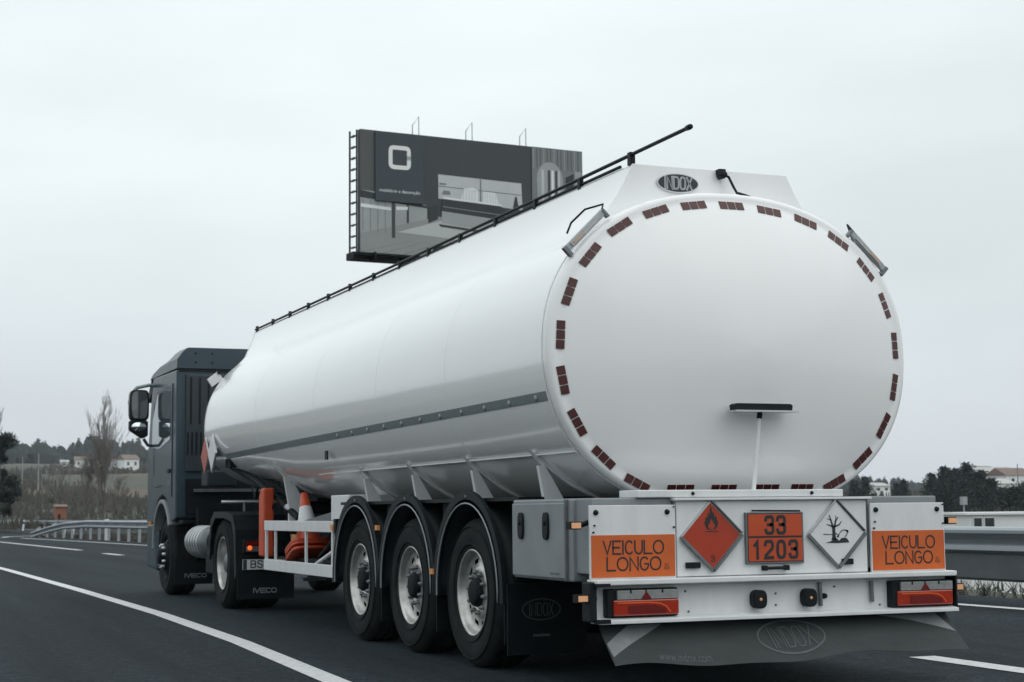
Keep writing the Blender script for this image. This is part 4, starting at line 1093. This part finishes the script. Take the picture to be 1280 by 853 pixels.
def tractor_chassis():
    for x in (-.42, .42):
        MB().box(x-.04, x+.04, 9.15, 14.5, .72, .98, CHASSIS).build('frame_rail', tractor)
    MB().box(-.6, .6, 13.0, 14.6, .5, 1.2, CHASSIS).build('engine_block', tractor, bevel=.05)
    MB().box(-1.02, 1.02, 12.40, 12.56, .55, 1.15, CHASSIS).build('rear_splash_panel', tractor)
    MB().tube([(-.9, 10.05, .51), (.9, 10.05, .51)], .09, CHASSIS, 12).build('axle', tractor)
    MB().lathe([(0, -.2), (.2, -.18), (.24, 0), (.2, .18), (0, .2)], (0, 10.05, .55), 1, CHASSIS, 20).build('differential', tractor)
    for s in (-1, 1):
        wheel(tractor, s*1.22, 10.06, s, False, style='drive', Rr=.512)
        wheel(tractor, s*1.20, 13.70, s, True, style='steer', Rr=.512)
    # silencer drum (left) and fuel tank (right)
    m = MB(); m.lathe([(0, 0), (.14, .01), (.19, .04), (.20, .10), (.20, 1.05), (.19, 1.1), (0, 1.12)], (-1.0, 11.35, .725), 1, STEEL, 32); o = m.build('silencer_drum', tractor)
    for k in range(5):
        MB().lathe([(.2, 0), (.208, .01), (.208, .03), (.2, .04)], (-1.0, 11.62+.16*k, .725), 1, ALU, 32).build('drum_band', o)
    m = MB(); m.lathe([(.0, 0), (.13, 0), (.15, .03), (.15, .4), (0, .4)], (-.98, 10.95, .74), 1, CHASSIS, 24); m.build('silencer_outlet', tractor)
    m = MB(); m.box(-1.15, -.75, 10.72, 11.3, .36, .62, CHASSIS); m.build('battery_box', tractor, bevel=.02)
    m = MB(); m.box(.75, 1.2, 11.0, 12.4, .4, 1.0, ALU); m.build('fuel_tank', tractor, bevel=.06)
    # drive wheel fenders
    for s in (-1, 1):
        y0 = 10.0
        pr = [(y0-.86, .42), (y0-.80, .90), (y0-.66, 1.06), (y0-.3, 1.10), (y0+.3, 1.10), (y0+.50, 1.0), (y0+.58, .78), (y0+.60, .62)]
        pi = [(a*1.0+(.02 if a < y0 else -.02), b-.02) for a, b in pr]
        m = MB(); m.strip_prism(pr, [(a+(.03 if a < y0 else -.03), b-.03) for a, b in pr], 0, *sorted((s*1.255, s*.66)), BLACK); o = m.build('drive_mudguard', tractor, bevel=.006)
        # outer lip
        lp = [(a+(.07 if a < y0 else -.06), b-.075) for a, b in pr]
        m = MB(); m.strip_prism(pr, lp, 0, *sorted((s*1.262, s*1.235)), BLACK); m.build('guard_lip', o)
        # mudflap with maker's name
        m = MB(); m.box(*sorted((s*1.255, s*.62)), 9.108, 9.12, .145, .43, BLACK); fo = m.build('rear_mudflap', tractor)
        e = MB(); w = .050; g = .012; cx = s*.95; letters(e, 'IVECO', cx-text_width('IVECO', w, g)/2, .215, .045, w, g, .012, plane_xz(9.105), GREYW, 3.0); e.build('maker_lettering', fo)
        m = MB(); m.box(*sorted((s*1.20, s*.74)), 9.07, 9.12, .64, .79, BLACK); lo = m.build('rear_lamp', tractor, bevel=.01)
        xa, xb = sorted((s*1.18, s*.76))
        e = MB(); e.box(xa+.01, xb-.1, 9.055, 9.072, .66, .72, STEEL); e.box(xa+.01, xb-.1, 9.055, 9.072, .725, .775, REDD); e.build('lens', lo)
        MB().lathe([(0, -.02), (.022, -.018), (.028, 0)], (xa+.05, 9.056, .70), 1, LITIND, 12).build('lit_indicator', lo)
        # front mudflap
        m = MB(); m.box(*sorted((s*1.2, s*.70)), 13.00, 13.012, .16, .45, BLACK); fo = m.build('front_mudflap', tractor)
        e = MB(); w = .055; g = .014; cx = s*.93; letters(e, 'IVECO', cx-text_width('IVECO', w, g)/2, .25, .045, w, g, .011, plane_xz(12.996), GREYW, 3.0); e.build('maker_lettering', fo)
        MB().box(*sorted((s*1.19, s*1.0)), 12.55, 12.98, .95, 1.0, CHASSIS).build('cab_rear_fender', tractor)
    # licence plate
    m = MB(); m.box(-1.20, -.70, 9.085, 9.10, .465, .575, WHITE); m.box(-1.198, -1.155, 9.0835, 9.0865, .467, .573, SLATE)
    to = plane_xz(9.0825)
    letters(m, 'BS', -1.11, .487, .072, .052, .022, .012, to, INK, 2.4); m.build('licence_plate', tractor)
    m = MB(); m.box(-.62, .62, 9.12, 9.2, .45, .7, CHASSIS); m.build('rear_cross_member', tractor)
    # silver bar across behind the cab, fifth wheel
    m = MB(); m.tube([(-1.20, 10.2, 1.21), (.2, 9.9, 1.21)], .022, ALU, 10); m.tube([(-.95, 10.1, 1.08), (-.95, 10.1, 1.21)], .02, STEEL, 8); m.build('work_rail', tractor)
    m = MB(); m.box(-.45, .45, 9.4, 10.3, 1.06, 1.19, CHASSIS); m.build('fifth_wheel', tractor, bevel=.03)
    m = MB(); m.box(-1.0, -.62, 12.0, 12.35, 1.42, 1.62, SLATE2); m.build('air_unit', tractor, bevel=.02)
    for k in range(3):
        m = MB(); pts = [(-.45+.12*k+.05*math.sin(t*6), 12.3-1.2*t, 1.7-.5*math.sin(t*3.1)) for t in [i/16 for i in range(17)]]
        m.tube(pts, .014, BLACK, 6); m.build('air_line', tractor)
tractor_chassis()

# ---- traffic cones stacked in the guard bay: each a thing
def cones():
    root = empty('traffic_cone', 'orange traffic cone with white band, uppermost of the nested stack in the trailer side bay', 'traffic cone', 'nested traffic cones on the trailer')
    m = MB(); m.lathe([(.0, .505), (.022, .50), (.03, .50), (.052, .36), (.085, .18), (.125, .03), (.14, .02)], (0, 0, 0), 2, PLASTOR, 20); m.build('cone_body', root)
    m = MB(); m.lathe([(.0525, .37), (.0555, .36), (.0885, .18), (.0865, .17)], (0, 0, 0), 2, WHITE, 20); m.build('reflective_band', root)
    m = MB(); m.prism(arc(0, 0, .19, .19, 0, 360, 24, 5)[:-1], 2, 0, .025, PLASTOR); m.build('cone_base', root, bevel=.006)
    root.rotation_euler = (R(-20), 0, 0); root.location = (-1.03, 6.98, .74); root.scale = (1.12, 1.12, 1.12)
    for k, l in enumerate(('orange traffic cone nested just beneath the uppermost cone, only its base showing', 'dull orange traffic cone at the bottom of the nested stack in the side bay')):
        c = copy_tree(root); c['label'] = l; c.location = (-1.03, 6.98-.017*(k+1), .76-.047*(k+1)); c.rotation_euler = (R(-20), 0, 0)
cones()

# ================================================================== BILLBOARD
def billboard():
    TL = Vector((13.47, 52.91, 16.25)); TR = Vector((23.56, 53.79, 16.22)); H = 4.95
    u = (TR-TL); u.z = 0; W = u.length; u.normalize(); n = Vector((u.y, -u.x, 0))   # n faces the road user
    root = empty('billboard', 'large two-metre-deep dark billboard with a bedroom picture standing above the tank', 'billboard', loc=(18.5, 53.4, ground_h(18.5, 53.4)))
    root['label'] = 'large billboard on a pole showing a bedroom and a white square outline'
    off = root.location
    def P(a, b, d=0): q = TL+u*a+Vector((0, 0, -b))+n*d-off; return q
    def slab(mb, a0, a1, b0, b1, d0, d1, m):
        vs = [P(a, b, d) for a in (a0, a1) for b in (b0, b1) for d in (d0, d1)]
        mb.add(vs, [(0, 1, 3, 2), (4, 6, 7, 5), (0, 4, 5, 1), (2, 3, 7, 6), (0, 2, 6, 4), (1, 5, 7, 3)], m)
    def poly(mb, pts, d, m): mb.add([P(a, b, d) for a, b in pts], [tuple(range(len(pts)))], m)
    mk = lambda nme, c, r=.6: mat(nme, c, r, 0, tuple(x*.85 for x in c), 1.2, .8)
    dark = mk('print_dark', (.034, .046, .052)); slate = mk('print_slate', (.030, .048, .060)); brown = mk('print_brown', (.075, .08, .08))
    pale = mk('print_pale', (.50, .53, .54)); pale2 = mk('print_pale_two', (.32, .345, .35)); bed = mk('print_bed', (.74, .78, .79)); mid = mk('print_mid', (.17, .19, .195)); floor = mk('print_floor', (.27, .28, .28)); rug = mk('print_rug', (.46, .485, .49)); black = mk('print_black', (.018, .024, .028))
    m = MB(); slab(m, 0, W, 0, H, -.25, 0, dark); m.build('board', root)
    # picture
    e = MB(); d = .012
    poly(e, [(0, 0), (.75, 0), (.75, 2.6), (0, 2.6)], d, brown)
    poly(e, [(0, 2.45), (2.0, 2.55), (2.0, 4.0), (0, 4.4)], d+.004, pale2)                # window wall
    poly(e, [(0, 2.45), (2.9, 2.9), (2.9, 3.0), (0, 2.75)], d+.008, black)
    poly(e, [(2.1, 2.6), (2.9, 2.9), (2.9, 3.55), (2.1, 3.9)], d+.004, pale2)
    poly(e, [(1.35, 2.6), (1.5, 2.6), (1.5, 4.3), (1.35, 4.3)], d+.010, dark)
    poly(e, [(0, 4.2), (3.4, 3.3), (W-.1, 3.6), (W, H), (0, H)], d+.006, floor)
    poly(e, [(1.6, 4.05), (3.7, 3.4), (7.0, 3.6), (6.4, 4.3)], d+.012, rug)
    poly(e, [(3.4, 1.55), (7.2, 1.62), (7.25, 2.75), (3.4, 2.55)], d+.006, pale)           # headboard niche
    poly(e, [(3.4, 2.02), (7.2, 2.10), (7.2, 2.13), (3.4, 2.05)], d+.012, mid)
    poly(e, [(5.28, 1.6), (5.34, 1.6), (5.34, 2.6), (5.28, 2.6)], d+.012, mid)
    poly(e, [(4.4, 2.55), (4.55, 2.05), (5.2, 2.08), (5.2, 2.6)], d+.016, bed)
    poly(e, [(5.42, 2.62), (5.42, 2.10), (6.0, 2.12), (6.15, 2.66)], d+.016, bed)
    poly(e, [(3.6, 2.5), (6.2, 2.62), (6.6, 3.0), (6.5, 3.25), (3.5, 3.05)], d+.020, black)
    poly(e, [(3.6, 2.47), (6.25, 2.58), (6.3, 2.66), (3.6, 2.55)], d+.024, bed)
    poly(e, [(3.55, 3.02), (6.45, 3.22), (6.3, 3.75), (3.55, 3.55)], d+.018, pale2)         # ottoman
    poly(e, [(7.7, 0), (W, 0), (W, H), (7.7, H)], d+.026, mid)
    poly(e, [(8.0, 3.2)]+[(8.55-.62*math.cos(math.pi*i/12), 1.35-.75*math.sin(math.pi*i/12)) for i in range(13)]+[(9.2, 3.2)], d+.030, pale2)
    for a, c in ((8.15, pale), (8.45, dark), (8.62, bed), (8.8, dark), (8.92, pale)):
        poly(e, [(a, .95), (a+.12, .95), (a+.12, 3.1), (a, 3.1)], d+.034, c)
    poly(e, [(9.3, 1.2), (9.7, 1.0), (9.7, 2.4), (9.3, 2.4)], d+.034, black)
    poly(e, [(9.75, .9), (10.05, .9), (10.05, 2.6), (9.75, 2.6)], d+.034, pale2)
    # finer print detail: floor boards, window bars, bedding folds, wall lamp, curtain folds, vases
    for k in range(9): poly(e, [(.05+k*.9, 4.93), (.12+k*.9, 4.93), (2.3+k*.62, 4.35), (2.26+k*.62, 4.35)], d+.009, mid)
    for k in range(4): poly(e, [(.1+k*.32, 2.75), (.13+k*.32, 2.75), (.13+k*.32, 4.1), (.1+k*.32, 4.1)], d+.009, mid)
    poly(e, [(.02, 3.0), (1.32, 3.08), (1.32, 3.2), (.02, 3.14)], d+.011, bed)
    poly(e, [(1.55, 3.02), (2.05, 3.0), (2.05, 3.12), (1.55, 3.16)], d+.011, bed)
    poly(e, [(2.95, 2.95), (3.38, 2.8), (3.38, 3.4), (2.95, 3.6)], d+.010, black)
    poly(e, [(3.45, 1.9), (3.75, 1.9), (3.75, 1.96), (3.45, 1.96)], d+.020, mid)
    poly(e, [(3.62, 2.2), (3.9, 2.2), (3.95, 2.35), (3.58, 2.35)], d+.020, mid)
    for k in range(5): poly(e, [(4.5+k*.13, 2.5), (4.52+k*.13, 2.12), (4.54+k*.13, 2.12), (4.53+k*.13, 2.5)], d+.020, pale)
    for k in range(5): poly(e, [(5.5+k*.12, 2.58), (5.49+k*.12, 2.16), (5.51+k*.12, 2.16), (5.53+k*.12, 2.58)], d+.020, pale)
    poly(e, [(4.55, 2.05), (4.95, 1.98), (5.2, 2.08), (5.15, 2.12), (4.6, 2.11)], d+.022, bed)
    poly(e, [(6.85, 2.45), (6.9, 2.2), (6.98, 2.2), (7.02, 2.45), (7.1, 2.72), (6.8, 2.70)], d+.022, black)
    poly(e, [(3.6, 2.85), (6.5, 3.02), (6.5, 3.06), (3.6, 2.89)], d+.024, mid)
    for k in range(14): poly(e, [(7.76+k*.165, .02), (7.79+k*.165, .02), (7.79+k*.165, .9), (7.76+k*.165, .9)], d+.029, dark if k % 3 else pale2)
    poly(e, [(3.4, 4.45), (6.0, 4.52), (5.7, 4.62), (3.3, 4.55)], d+.012, dark)
    poly(e, [(3.4, 3.6), (6.4, 3.8), (6.4, 3.9), (3.5, 3.7)], d+.020, black)
    e.build('bedroom_picture', root)
    m = MB(); slab(m, .62, 2.72, .05, 2.85, .03, .10, slate)
    wht = mk('print_white', (.80, .82, .82)); t3 = lambda q: P(q[0], q[1], .104)
    ring = arc(1.67, 1.04, .40, .40, 0, 360, 40, 7)
    ribbon(m, ring, .17, t3, wht); font_text(m, 'mobiliário e decoração', .19, lambda q: P(1.67+q[0], 2.42-q[1], .106), wht)
    m.build('logo_panel', root)
    # frame edge, side ladder, bottom gutter, walkway
    m = MB(); slab(m, -.20, -.14, -.02, H+.05, -.7, -.64, CHASSIS); slab(m, -.06, -.01, -.02, H+.05, -.3, -.24, CHASSIS)
    for k in range(11): slab(m, -.17, -.03, .2+k*.45, .24+k*.45, -.7, -.26, STEEL)

    m.build('side_truss', root)
    m = MB(); slab(m, -.35, W, H+.02, H+.30, -.6, .15, CHASSIS); slab(m, -.35, W, H+.12, H+.16, .15, .5, CHASSIS); m.build('bottom_beam', root)
    for k in range(5):
        m = MB(); a = .4+k*2.3; slab(m, a, a+.05, H+.05, H+.35, .0, .6, CHASSIS); m.build('arm', root)
    m = MB(); slab(m, 3.0, 3.25, H-.35, H-.12, .35, .55, BLACK); slab(m, 3.08, 3.14, H-.12, H+.2, .4, .46, BLACK); m.build('spotlight', root)
    for a in (2.6, 5.0, 7.5):
        m = MB(); m.tube([P(a-.24, .05, -.2), P(a-.24, -.42, -.2), P(a, -.78, -.1), P(a, .05, -.1)], .022, GALV, 6); m.build('top_bracket', root)
    m = MB(); slab(m, .6, W, 0, H, -1.1, -.9, dark); m.build('back_board', root)
    base = P(W*.55, 0, -.6)
    m = MB(); m.tube([(base.x, base.y, -.2), (base.x, base.y, 16.25-H-.1-off.z)], .45, GALV, 24); m.build('pole', root)
billboard()

# ================================================================== TREES, BUILDINGS, SMALL THINGS OF THE BACKGROUND
def at(u, D, z=None):
    """ground point in the direction of photo column u at depth D along the view"""
    o, d = cam_ray(u, 640); p = o+d*D
    return Vector((p.x, p.y, ground_h(p.x, p.y) if z is None else z))
def px_top(v, u, D):
    o, d = cam_ray(u, v); return (o+d*D).z
def bare_tree(label, p, h, spread, seed, n=5, upright=.8, r0=.16, group=None, depth=4):
    rnd = random.Random(seed); root = empty('bare_tree', label, 'tree', group, p)
    tr = MB(); cr = MB()
    def branch(mb, a, d, L, r, lev):
        pts = [a]; q = a.copy(); dd = d.copy()
        for i in range(3):
            dd = (dd+Vector((rnd.gauss(.012, .12), rnd.gauss(0, .12), rnd.gauss(.06, .05)))).normalized(); q = q+dd*L/3; pts.append(q.copy())
        mb.tube(pts, r, TWIG if lev > 1 else BARK, 4 if lev > 1 else 6, r*.45, False)
        if lev >= depth: return
        k = n if lev > 0 else n*3
        for i in range(k):
            t = rnd.uniform(.25, 1) if lev else rnd.uniform(.12, 1)
            j = min(2, int(t*3)); b = pts[j].lerp(pts[j+1], t*3-j)
            out = Vector((rnd.gauss(0, 1), rnd.gauss(0, 1), 0)); out.normalize()
            nd = (out*(1-upright)*spread+dd*upright+Vector((0, 0, .25))).normalized()
            branch(cr, b, nd, L*rnd.uniform(.38, .62)*(1.1-.5*t if lev == 0 else 1), max(r*.42, .0075), lev+1)
    branch(tr, Vector((0, 0, -.2)), Vector((.03, 0, 1)), h*.86, r0, 0)
    tr.build('trunk', root); cr.build('crown', root); return root
def conifer(label, p, h, r, seed, group=None, nleaf=3200, cone=.85, lo=.08):
    rnd = random.Random(seed); root = empty('conifer_tree', label, 'tree', group, p)
    t = MB(); t.tube([(0, 0, -.3), (0, 0, h*.5), (.05, 0, h*.93)], r*.07, BARK, 7, r*.02); t.build('trunk', root)
    vs = []; fs = []
    nb = int(46+h*4)
    for i in range(nb):
        tt = lo+(1-lo)*(i+.5)/nb; z = h*tt; L = r*(1-tt**1.4*cone)*rnd.uniform(.55, 1.15)+.05; a = i*2.4+rnd.uniform(-.5, .5)
        for k in range(nleaf//nb):
            q = rnd.random()**.6*L; sp = .16*L+.10; s = (.09+.13*rnd.random())*(.6+.06*h)
            c = Vector((q*math.cos(a)+rnd.gauss(0, sp), q*math.sin(a)+rnd.gauss(0, sp), z+q*.12+rnd.gauss(0, .05*h*.35+.05)))
            d1 = Vector((rnd.gauss(0, 1), rnd.gauss(0, 1), rnd.gauss(.2, .6))).normalized()*s*1.5; d2 = Vector((rnd.gauss(0, 1), rnd.gauss(0, 1), rnd.gauss(0, 1))).normalized()*s*.55
            kk = len(vs); vs += [c-d1, c+d2, c+d1, c-d2]; fs.append((kk, kk+1, kk+2, kk+3))
    core = []; cf = []; n = 10; zs = [lo, .2, .4, .6, .8, .95]
    for k, t_ in enumerate(zs):
        for j in range(n):
            rr = r*(1-t_**1.4*cone)*.55*rnd.uniform(.75, 1.2)*(.3 if k in (0, 5) else 1); a = 6.283*j/n
            core.append((rr*math.cos(a), rr*math.sin(a), h*t_))
    cf = [(i*n+j, i*n+(j+1) % n, (i+1)*n+(j+1) % n, (i+1)*n+j) for i in range(5) for j in range(n)]
    o_ = len(vs); vs = vs+[Vector(c) for c in core]; fs = fs+[tuple(q+o_ for q in f) for f in cf]
    m = MB(); m.add(vs, fs, NEEDLE); m.build('crown', root); return root

p = at(124, 150); H = px_top(522, 124, 150)-p.z
bare_tree('tall bare poplar with upswept twigs, tallest leafless tree left of the truck', p, H, 1.0, 14, 6, .86, .07)
p = at(108, 152); bare_tree('bare tree with spreading twigs close against the left side of the tall poplar', p, px_top(572, 108, 152)-p.z, 1.5, 9, 6, .74, .06)
p = at(88, 156); bare_tree('thin bare tree between the orange hut and the tall poplar', p, px_top(590, 88, 156)-p.z, 1.4, 12, 5, .74, .05)
p = at(144, 158); bare_tree('low leafless tree just right of the tall poplar', p, px_top(600, 144, 158)-p.z, 1.5, 21, 5, .72, .05)
p = at(-40, 120); bare_tree('bare tree whose thin twigs rise above the dark pine at the left edge', p, px_top(512, 0, 120)-p.z, 1.0, 31, 5, .84, .08)

def pine(p, H):
    rnd = random.Random(4); root = empty('pine_tree', 'dark pine with dense rounded branch tufts cut by the left edge', 'tree', None, p)
    t = MB(); t.tube([(0, 0, -.3), (.1, 0, H*.5), (0, 0, H*.95)], .16, BARK, 8, .05); t.build('trunk', root)
    vs = []; fs = []; tufts = []
    for i in range(34):
        z = H*rnd.uniform(.15, .97); a = rnd.random()*6.28; L = rnd.uniform(.3, 1.0)*(1.9-1.1*(z/H))
        tufts.append((Vector((L*math.cos(a), L*math.sin(a), z+.2)), rnd.uniform(.3, .55)))
    for c, rr in tufts:
        for _ in range(220):
            d = Vector((rnd.gauss(0, 1), rnd.gauss(0, 1), rnd.gauss(0, .8))).normalized(); q = c+d*rr*rnd.random()**.4; s = .10
            d1 = (d+Vector((0, 0, .5))).normalized()*s*1.4; d2 = Vector((rnd.gauss(0, 1), rnd.gauss(0, 1), rnd.gauss(0, 1))).normalized()*s*.4
            k = len(vs); vs += [q-d1, q+d2, q+d1, q-d2]; fs.append((k, k+1, k+2, k+3))
    m = MB(); m.add(vs, fs, NEEDLE); m.build('crown', root)
p = at(-4, 105); pine(p, px_top(540, 0, 105)-p.z)

# dark conifers right of the tank: (column, top row, depth, radius, label)
cons = [(1166, 594, 190, 1.9, 'dark conifer at the far left end of the clump right of the tank'),
        (1183, 586, 186, 2.2, 'dark conifer second from the left end of the clump right of the tank'),
        (1196, 588, 194, 2.0, 'dark conifer in the middle of the clump, just left of the tallest one'),
        (1211, 581, 188, 2.3, 'tallest dark conifer of the clump right of the tank'),
        (1226, 590, 184, 2.2, 'dark conifer on the right shoulder of the tallest one'),
        (1240, 600, 182, 2.3, 'dark conifer sloping down toward the white roofs'),
        (1252, 612, 180, 1.9, 'lowest dark conifer at the right end of the clump'),
        (1176, 604, 176, 1.8, 'short dark conifer standing in front of the left part of the clump'),
        (1204, 602, 174, 2.2, 'broad dark conifer in front of the tallest one, behind the lamp post')]
for i, (u, v, D, r, l) in enumerate(cons):
    p = at(u, D); conifer(l, p, px_top(v, u, D)-p.z, r, 40+i, 'dark conifers in the clump right of the tank', 3000, .8)
for i, (u, v, D, r, l) in enumerate([(1068, 602, 200, 1.6, 'small dark conifer showing just beneath the curve of the tank'),
        (1082, 597, 205, 1.7, 'dark conifer beside the tank, left of the pale house'),
        (1122, 605, 210, 1.0, 'small pointed conifer between the pale house and the conifer clump'),
        (1131, 601, 212, 1.1, 'slim pointed conifer next to the small one, above the board box')]):
    p = at(u, D); conifer(l, p, px_top(v, u, D)-p.z, r, 60+i, None, 1500, .85)
for i, (u, v, D, r, l) in enumerate([(1268, 611, 150, 1.8, 'rounded dark tree at the right edge below the white roofs'), (1286, 605, 155, 2.2, 'dark tree cut by the right edge of the picture')]):
    p = at(u, D); conifer(l, p, px_top(v, u, D)-p.z, r, 80+i, None, 2500, .45)

def house(label, u, D, w, dpt, hw, hr, roof, base_v=None, rot=0, wins=4, name='house', group=None):
    p = at(u, D)
    if base_v is not None: p.z = px_top(base_v, u, D)
    root = empty(name, label, 'house', group, p); root.rotation_euler = (0, 0, R(rot))
    m = MB(); m.box(-w/2, w/2, 0, dpt, -3, hw, HOUSEW); m.build('wall', root)
    m = MB(); m.add([(-w/2-.3, -.3, hw), (w/2+.3, -.3, hw), (w/2+.3, dpt+.3, hw), (-w/2-.3, dpt+.3, hw), (-w/2-.3, dpt/2, hw+hr), (w/2+.3, dpt/2, hw+hr)],
        [(0, 1, 5, 4), (2, 3, 4, 5), (0, 4, 3), (1, 2, 5), (0, 3, 2, 1)], roof); m.build('roof', root)
    for k in range(wins):
        x = -w/2+w*(k+.5)/wins
        m = MB(); m.box(x-.35, x+.35, -.06, -.01, hw*.4, hw*.75, GLASS); m.build('window', root)
house('long white farmhouse with tiled roof on the hillside left of the cab', 148, 480, 8.5, 7, 2.2, .8, ROOF, 586, -15, 4)
house('white gabled house nearest the cab on the left hillside', 164, 475, 4.4, 6, 3.0, 1.4, ROOF, 587, 12, 2)
house('small white house seen through the tall poplar', 128, 490, 3.6, 5, 2.6, 1.1, ROOF, 586, 5, 1)
house('small white cottage standing alone left of the bare poplar', 102, 500, 4.6, 5, 2.4, 1.2, ROOF, 585, -8, 2)
house('tiny white shed at the left end of the hillside houses', 80, 505, 2.2, 3, 1.6, .7, ROOFW, 584, 0, 1)
house('pale house beside the tank between the small conifers', 1104, 330, 4.0, 5, 1.5, .7, ROOFW, 617, 6, 2)
house('white roofed hall highest among the buildings at the right edge', 1251, 360, 8.5, 8, 1.8, 2.2, ROOFW, 606, -10, 2)
house('low pale building below the white roofed hall', 1258, 300, 6.0, 6, 2.2, 1.0, ROOFW, 620, 8, 2)
house('pale tile roofed house cut by the right edge', 1276, 340, 7.0, 6, 2.6, 1.6, ROOF, 610, 4, 2)
house('small brownish roofed house on the rise left of the white roofed hall', 1238, 420, 4.5, 5, 2.6, 1.4, ROOF, 602, 0, 2)

def white_building():
    D = 42; p = at(1212, D); zt = px_top(641, 1212, D); zb = ground_h(p.x, p.y)
    root = empty('site_office', 'long low white building with a two-pane window behind the right guardrail', 'building', None, (p.x, p.y, zb)); root.rotation_euler = (0, 0, R(-20))
    h = zt-zb; m = MB(); m.box(0, 9, 0, 4, -.5, h-.06, HOUSEW); m.build('wall', root)
    m = MB(); m.box(-.1, 9.1, -.1, 4.1, h-.058, h, HOUSEW); m.build('roof', root)
    m = MB(); m.box(.06, .32, -.05, -.005, h-.62, h-.1, WHITE); m.box(.34, .64, -.05, -.005, h-.62, h-.1, WHITE); f = m.build('window_frame', root)
    m = MB(); m.box(.09, .29, -.056, -.045, h-.58, h-.14, GLASS); m.box(.37, .61, -.056, -.045, h-.58, h-.14, GLASS); m.build('window_pane', f)
white_building()
def hut():
    p = at(75, 132); root = empty('hut', 'small orange hut beyond the ramp at the foot of the bare trees', 'hut', None, p)
    z = px_top(632, 75, 132)-p.z; w = 11/15.5
    m = MB(); m.box(-w*.55, w*.75, 0, 1.2, -.3, z-.1, mat('hut_orange', (.26, .095, .05), .8, 0, (.18, .085, .06), 2, .8)); m.build('wall', root)
    m = MB(); m.prism([(-.15, z-.1), (1.35, z-.1), (.6, z+.08)], 0, -w*.6, w*.85, ROOF); m.build('roof', root)
    m = MB(); m.box(-w*.2, w*.05, -.02, -.004, .1, z*.7, BLACK); m.build('door', root)
hut()
# posts and poles
def pole(name, label, cat, u, vt, D, r, m_, group=None, head=False):
    p = at(u, D); root = empty(name, label, cat, group, p); h = px_top(vt, u, D)-p.z
    m = MB(); m.tube([(0, 0, -.5), (0, 0, h)], r, m_, 8, r*.7); m.build('mast', root)
    if head:
        m = MB(); m.box(-.12, .12, -.1, .1, h-.35, h, GALV); m.build('lamp_head', root)
    return root
pole('lamp_post', 'pale lamp post standing in front of the dark conifer clump', 'lamp post', 1205, 621, 70, .05, GALV, head=True)
pole('utility_pole', 'pale utility pole in front of the wood at far left', 'pole', 47, 567, 300, .14, CONC, 'pale poles at far left')
pole('utility_pole', 'shorter faint pole left of the taller pale utility pole', 'pole', 27, 571, 330, .11, CONC, 'pale poles at far left')
pole('antenna_mast', 'thin antenna mast on the skyline above the roofs at right', 'mast', 1251, 584, 420, .09, STEEL)
pole('utility_pole', 'slim pole on the skyline near the right edge', 'pole', 1274, 580, 330, .12, STEEL)
for u, l, D in ((29, 'white marker post leaning by the far rail, leftmost of the three', 118), (80, 'white marker post at the nose of the ramp', 82), (91, 'white marker post just right of the one at the ramp nose', 84)):
    p = at(u, D, 0); root = empty('marker_post', l, 'marker post', 'white marker posts by the ramp', p)
    h = px_top(650 if D > 100 else 654, u, D)
    m = MB(); m.box(-.06, .06, -.03, .03, -.2, h, WHITE); m.box(-.062, .062, -.034, .034, h*.62, h*.82, BLACK); m.build('post', root); root.rotation_euler = (0, R(6), 0)
p = at(134, 70, 0); root = empty('marker_post', 'black and white banded marker post behind the guardrail below the poplar', 'marker post', 'white marker posts by the ramp', p)
h = px_top(649, 134, 70); m = MB(); m.box(-.09, .09, -.04, .04, -.2, h, WHITE)
for k in range(2): m.box(-.093, .093, -.044, .044, h-.14-k*.22, h-.07-k*.22, BLACK)
m.build('post', root)
haze()
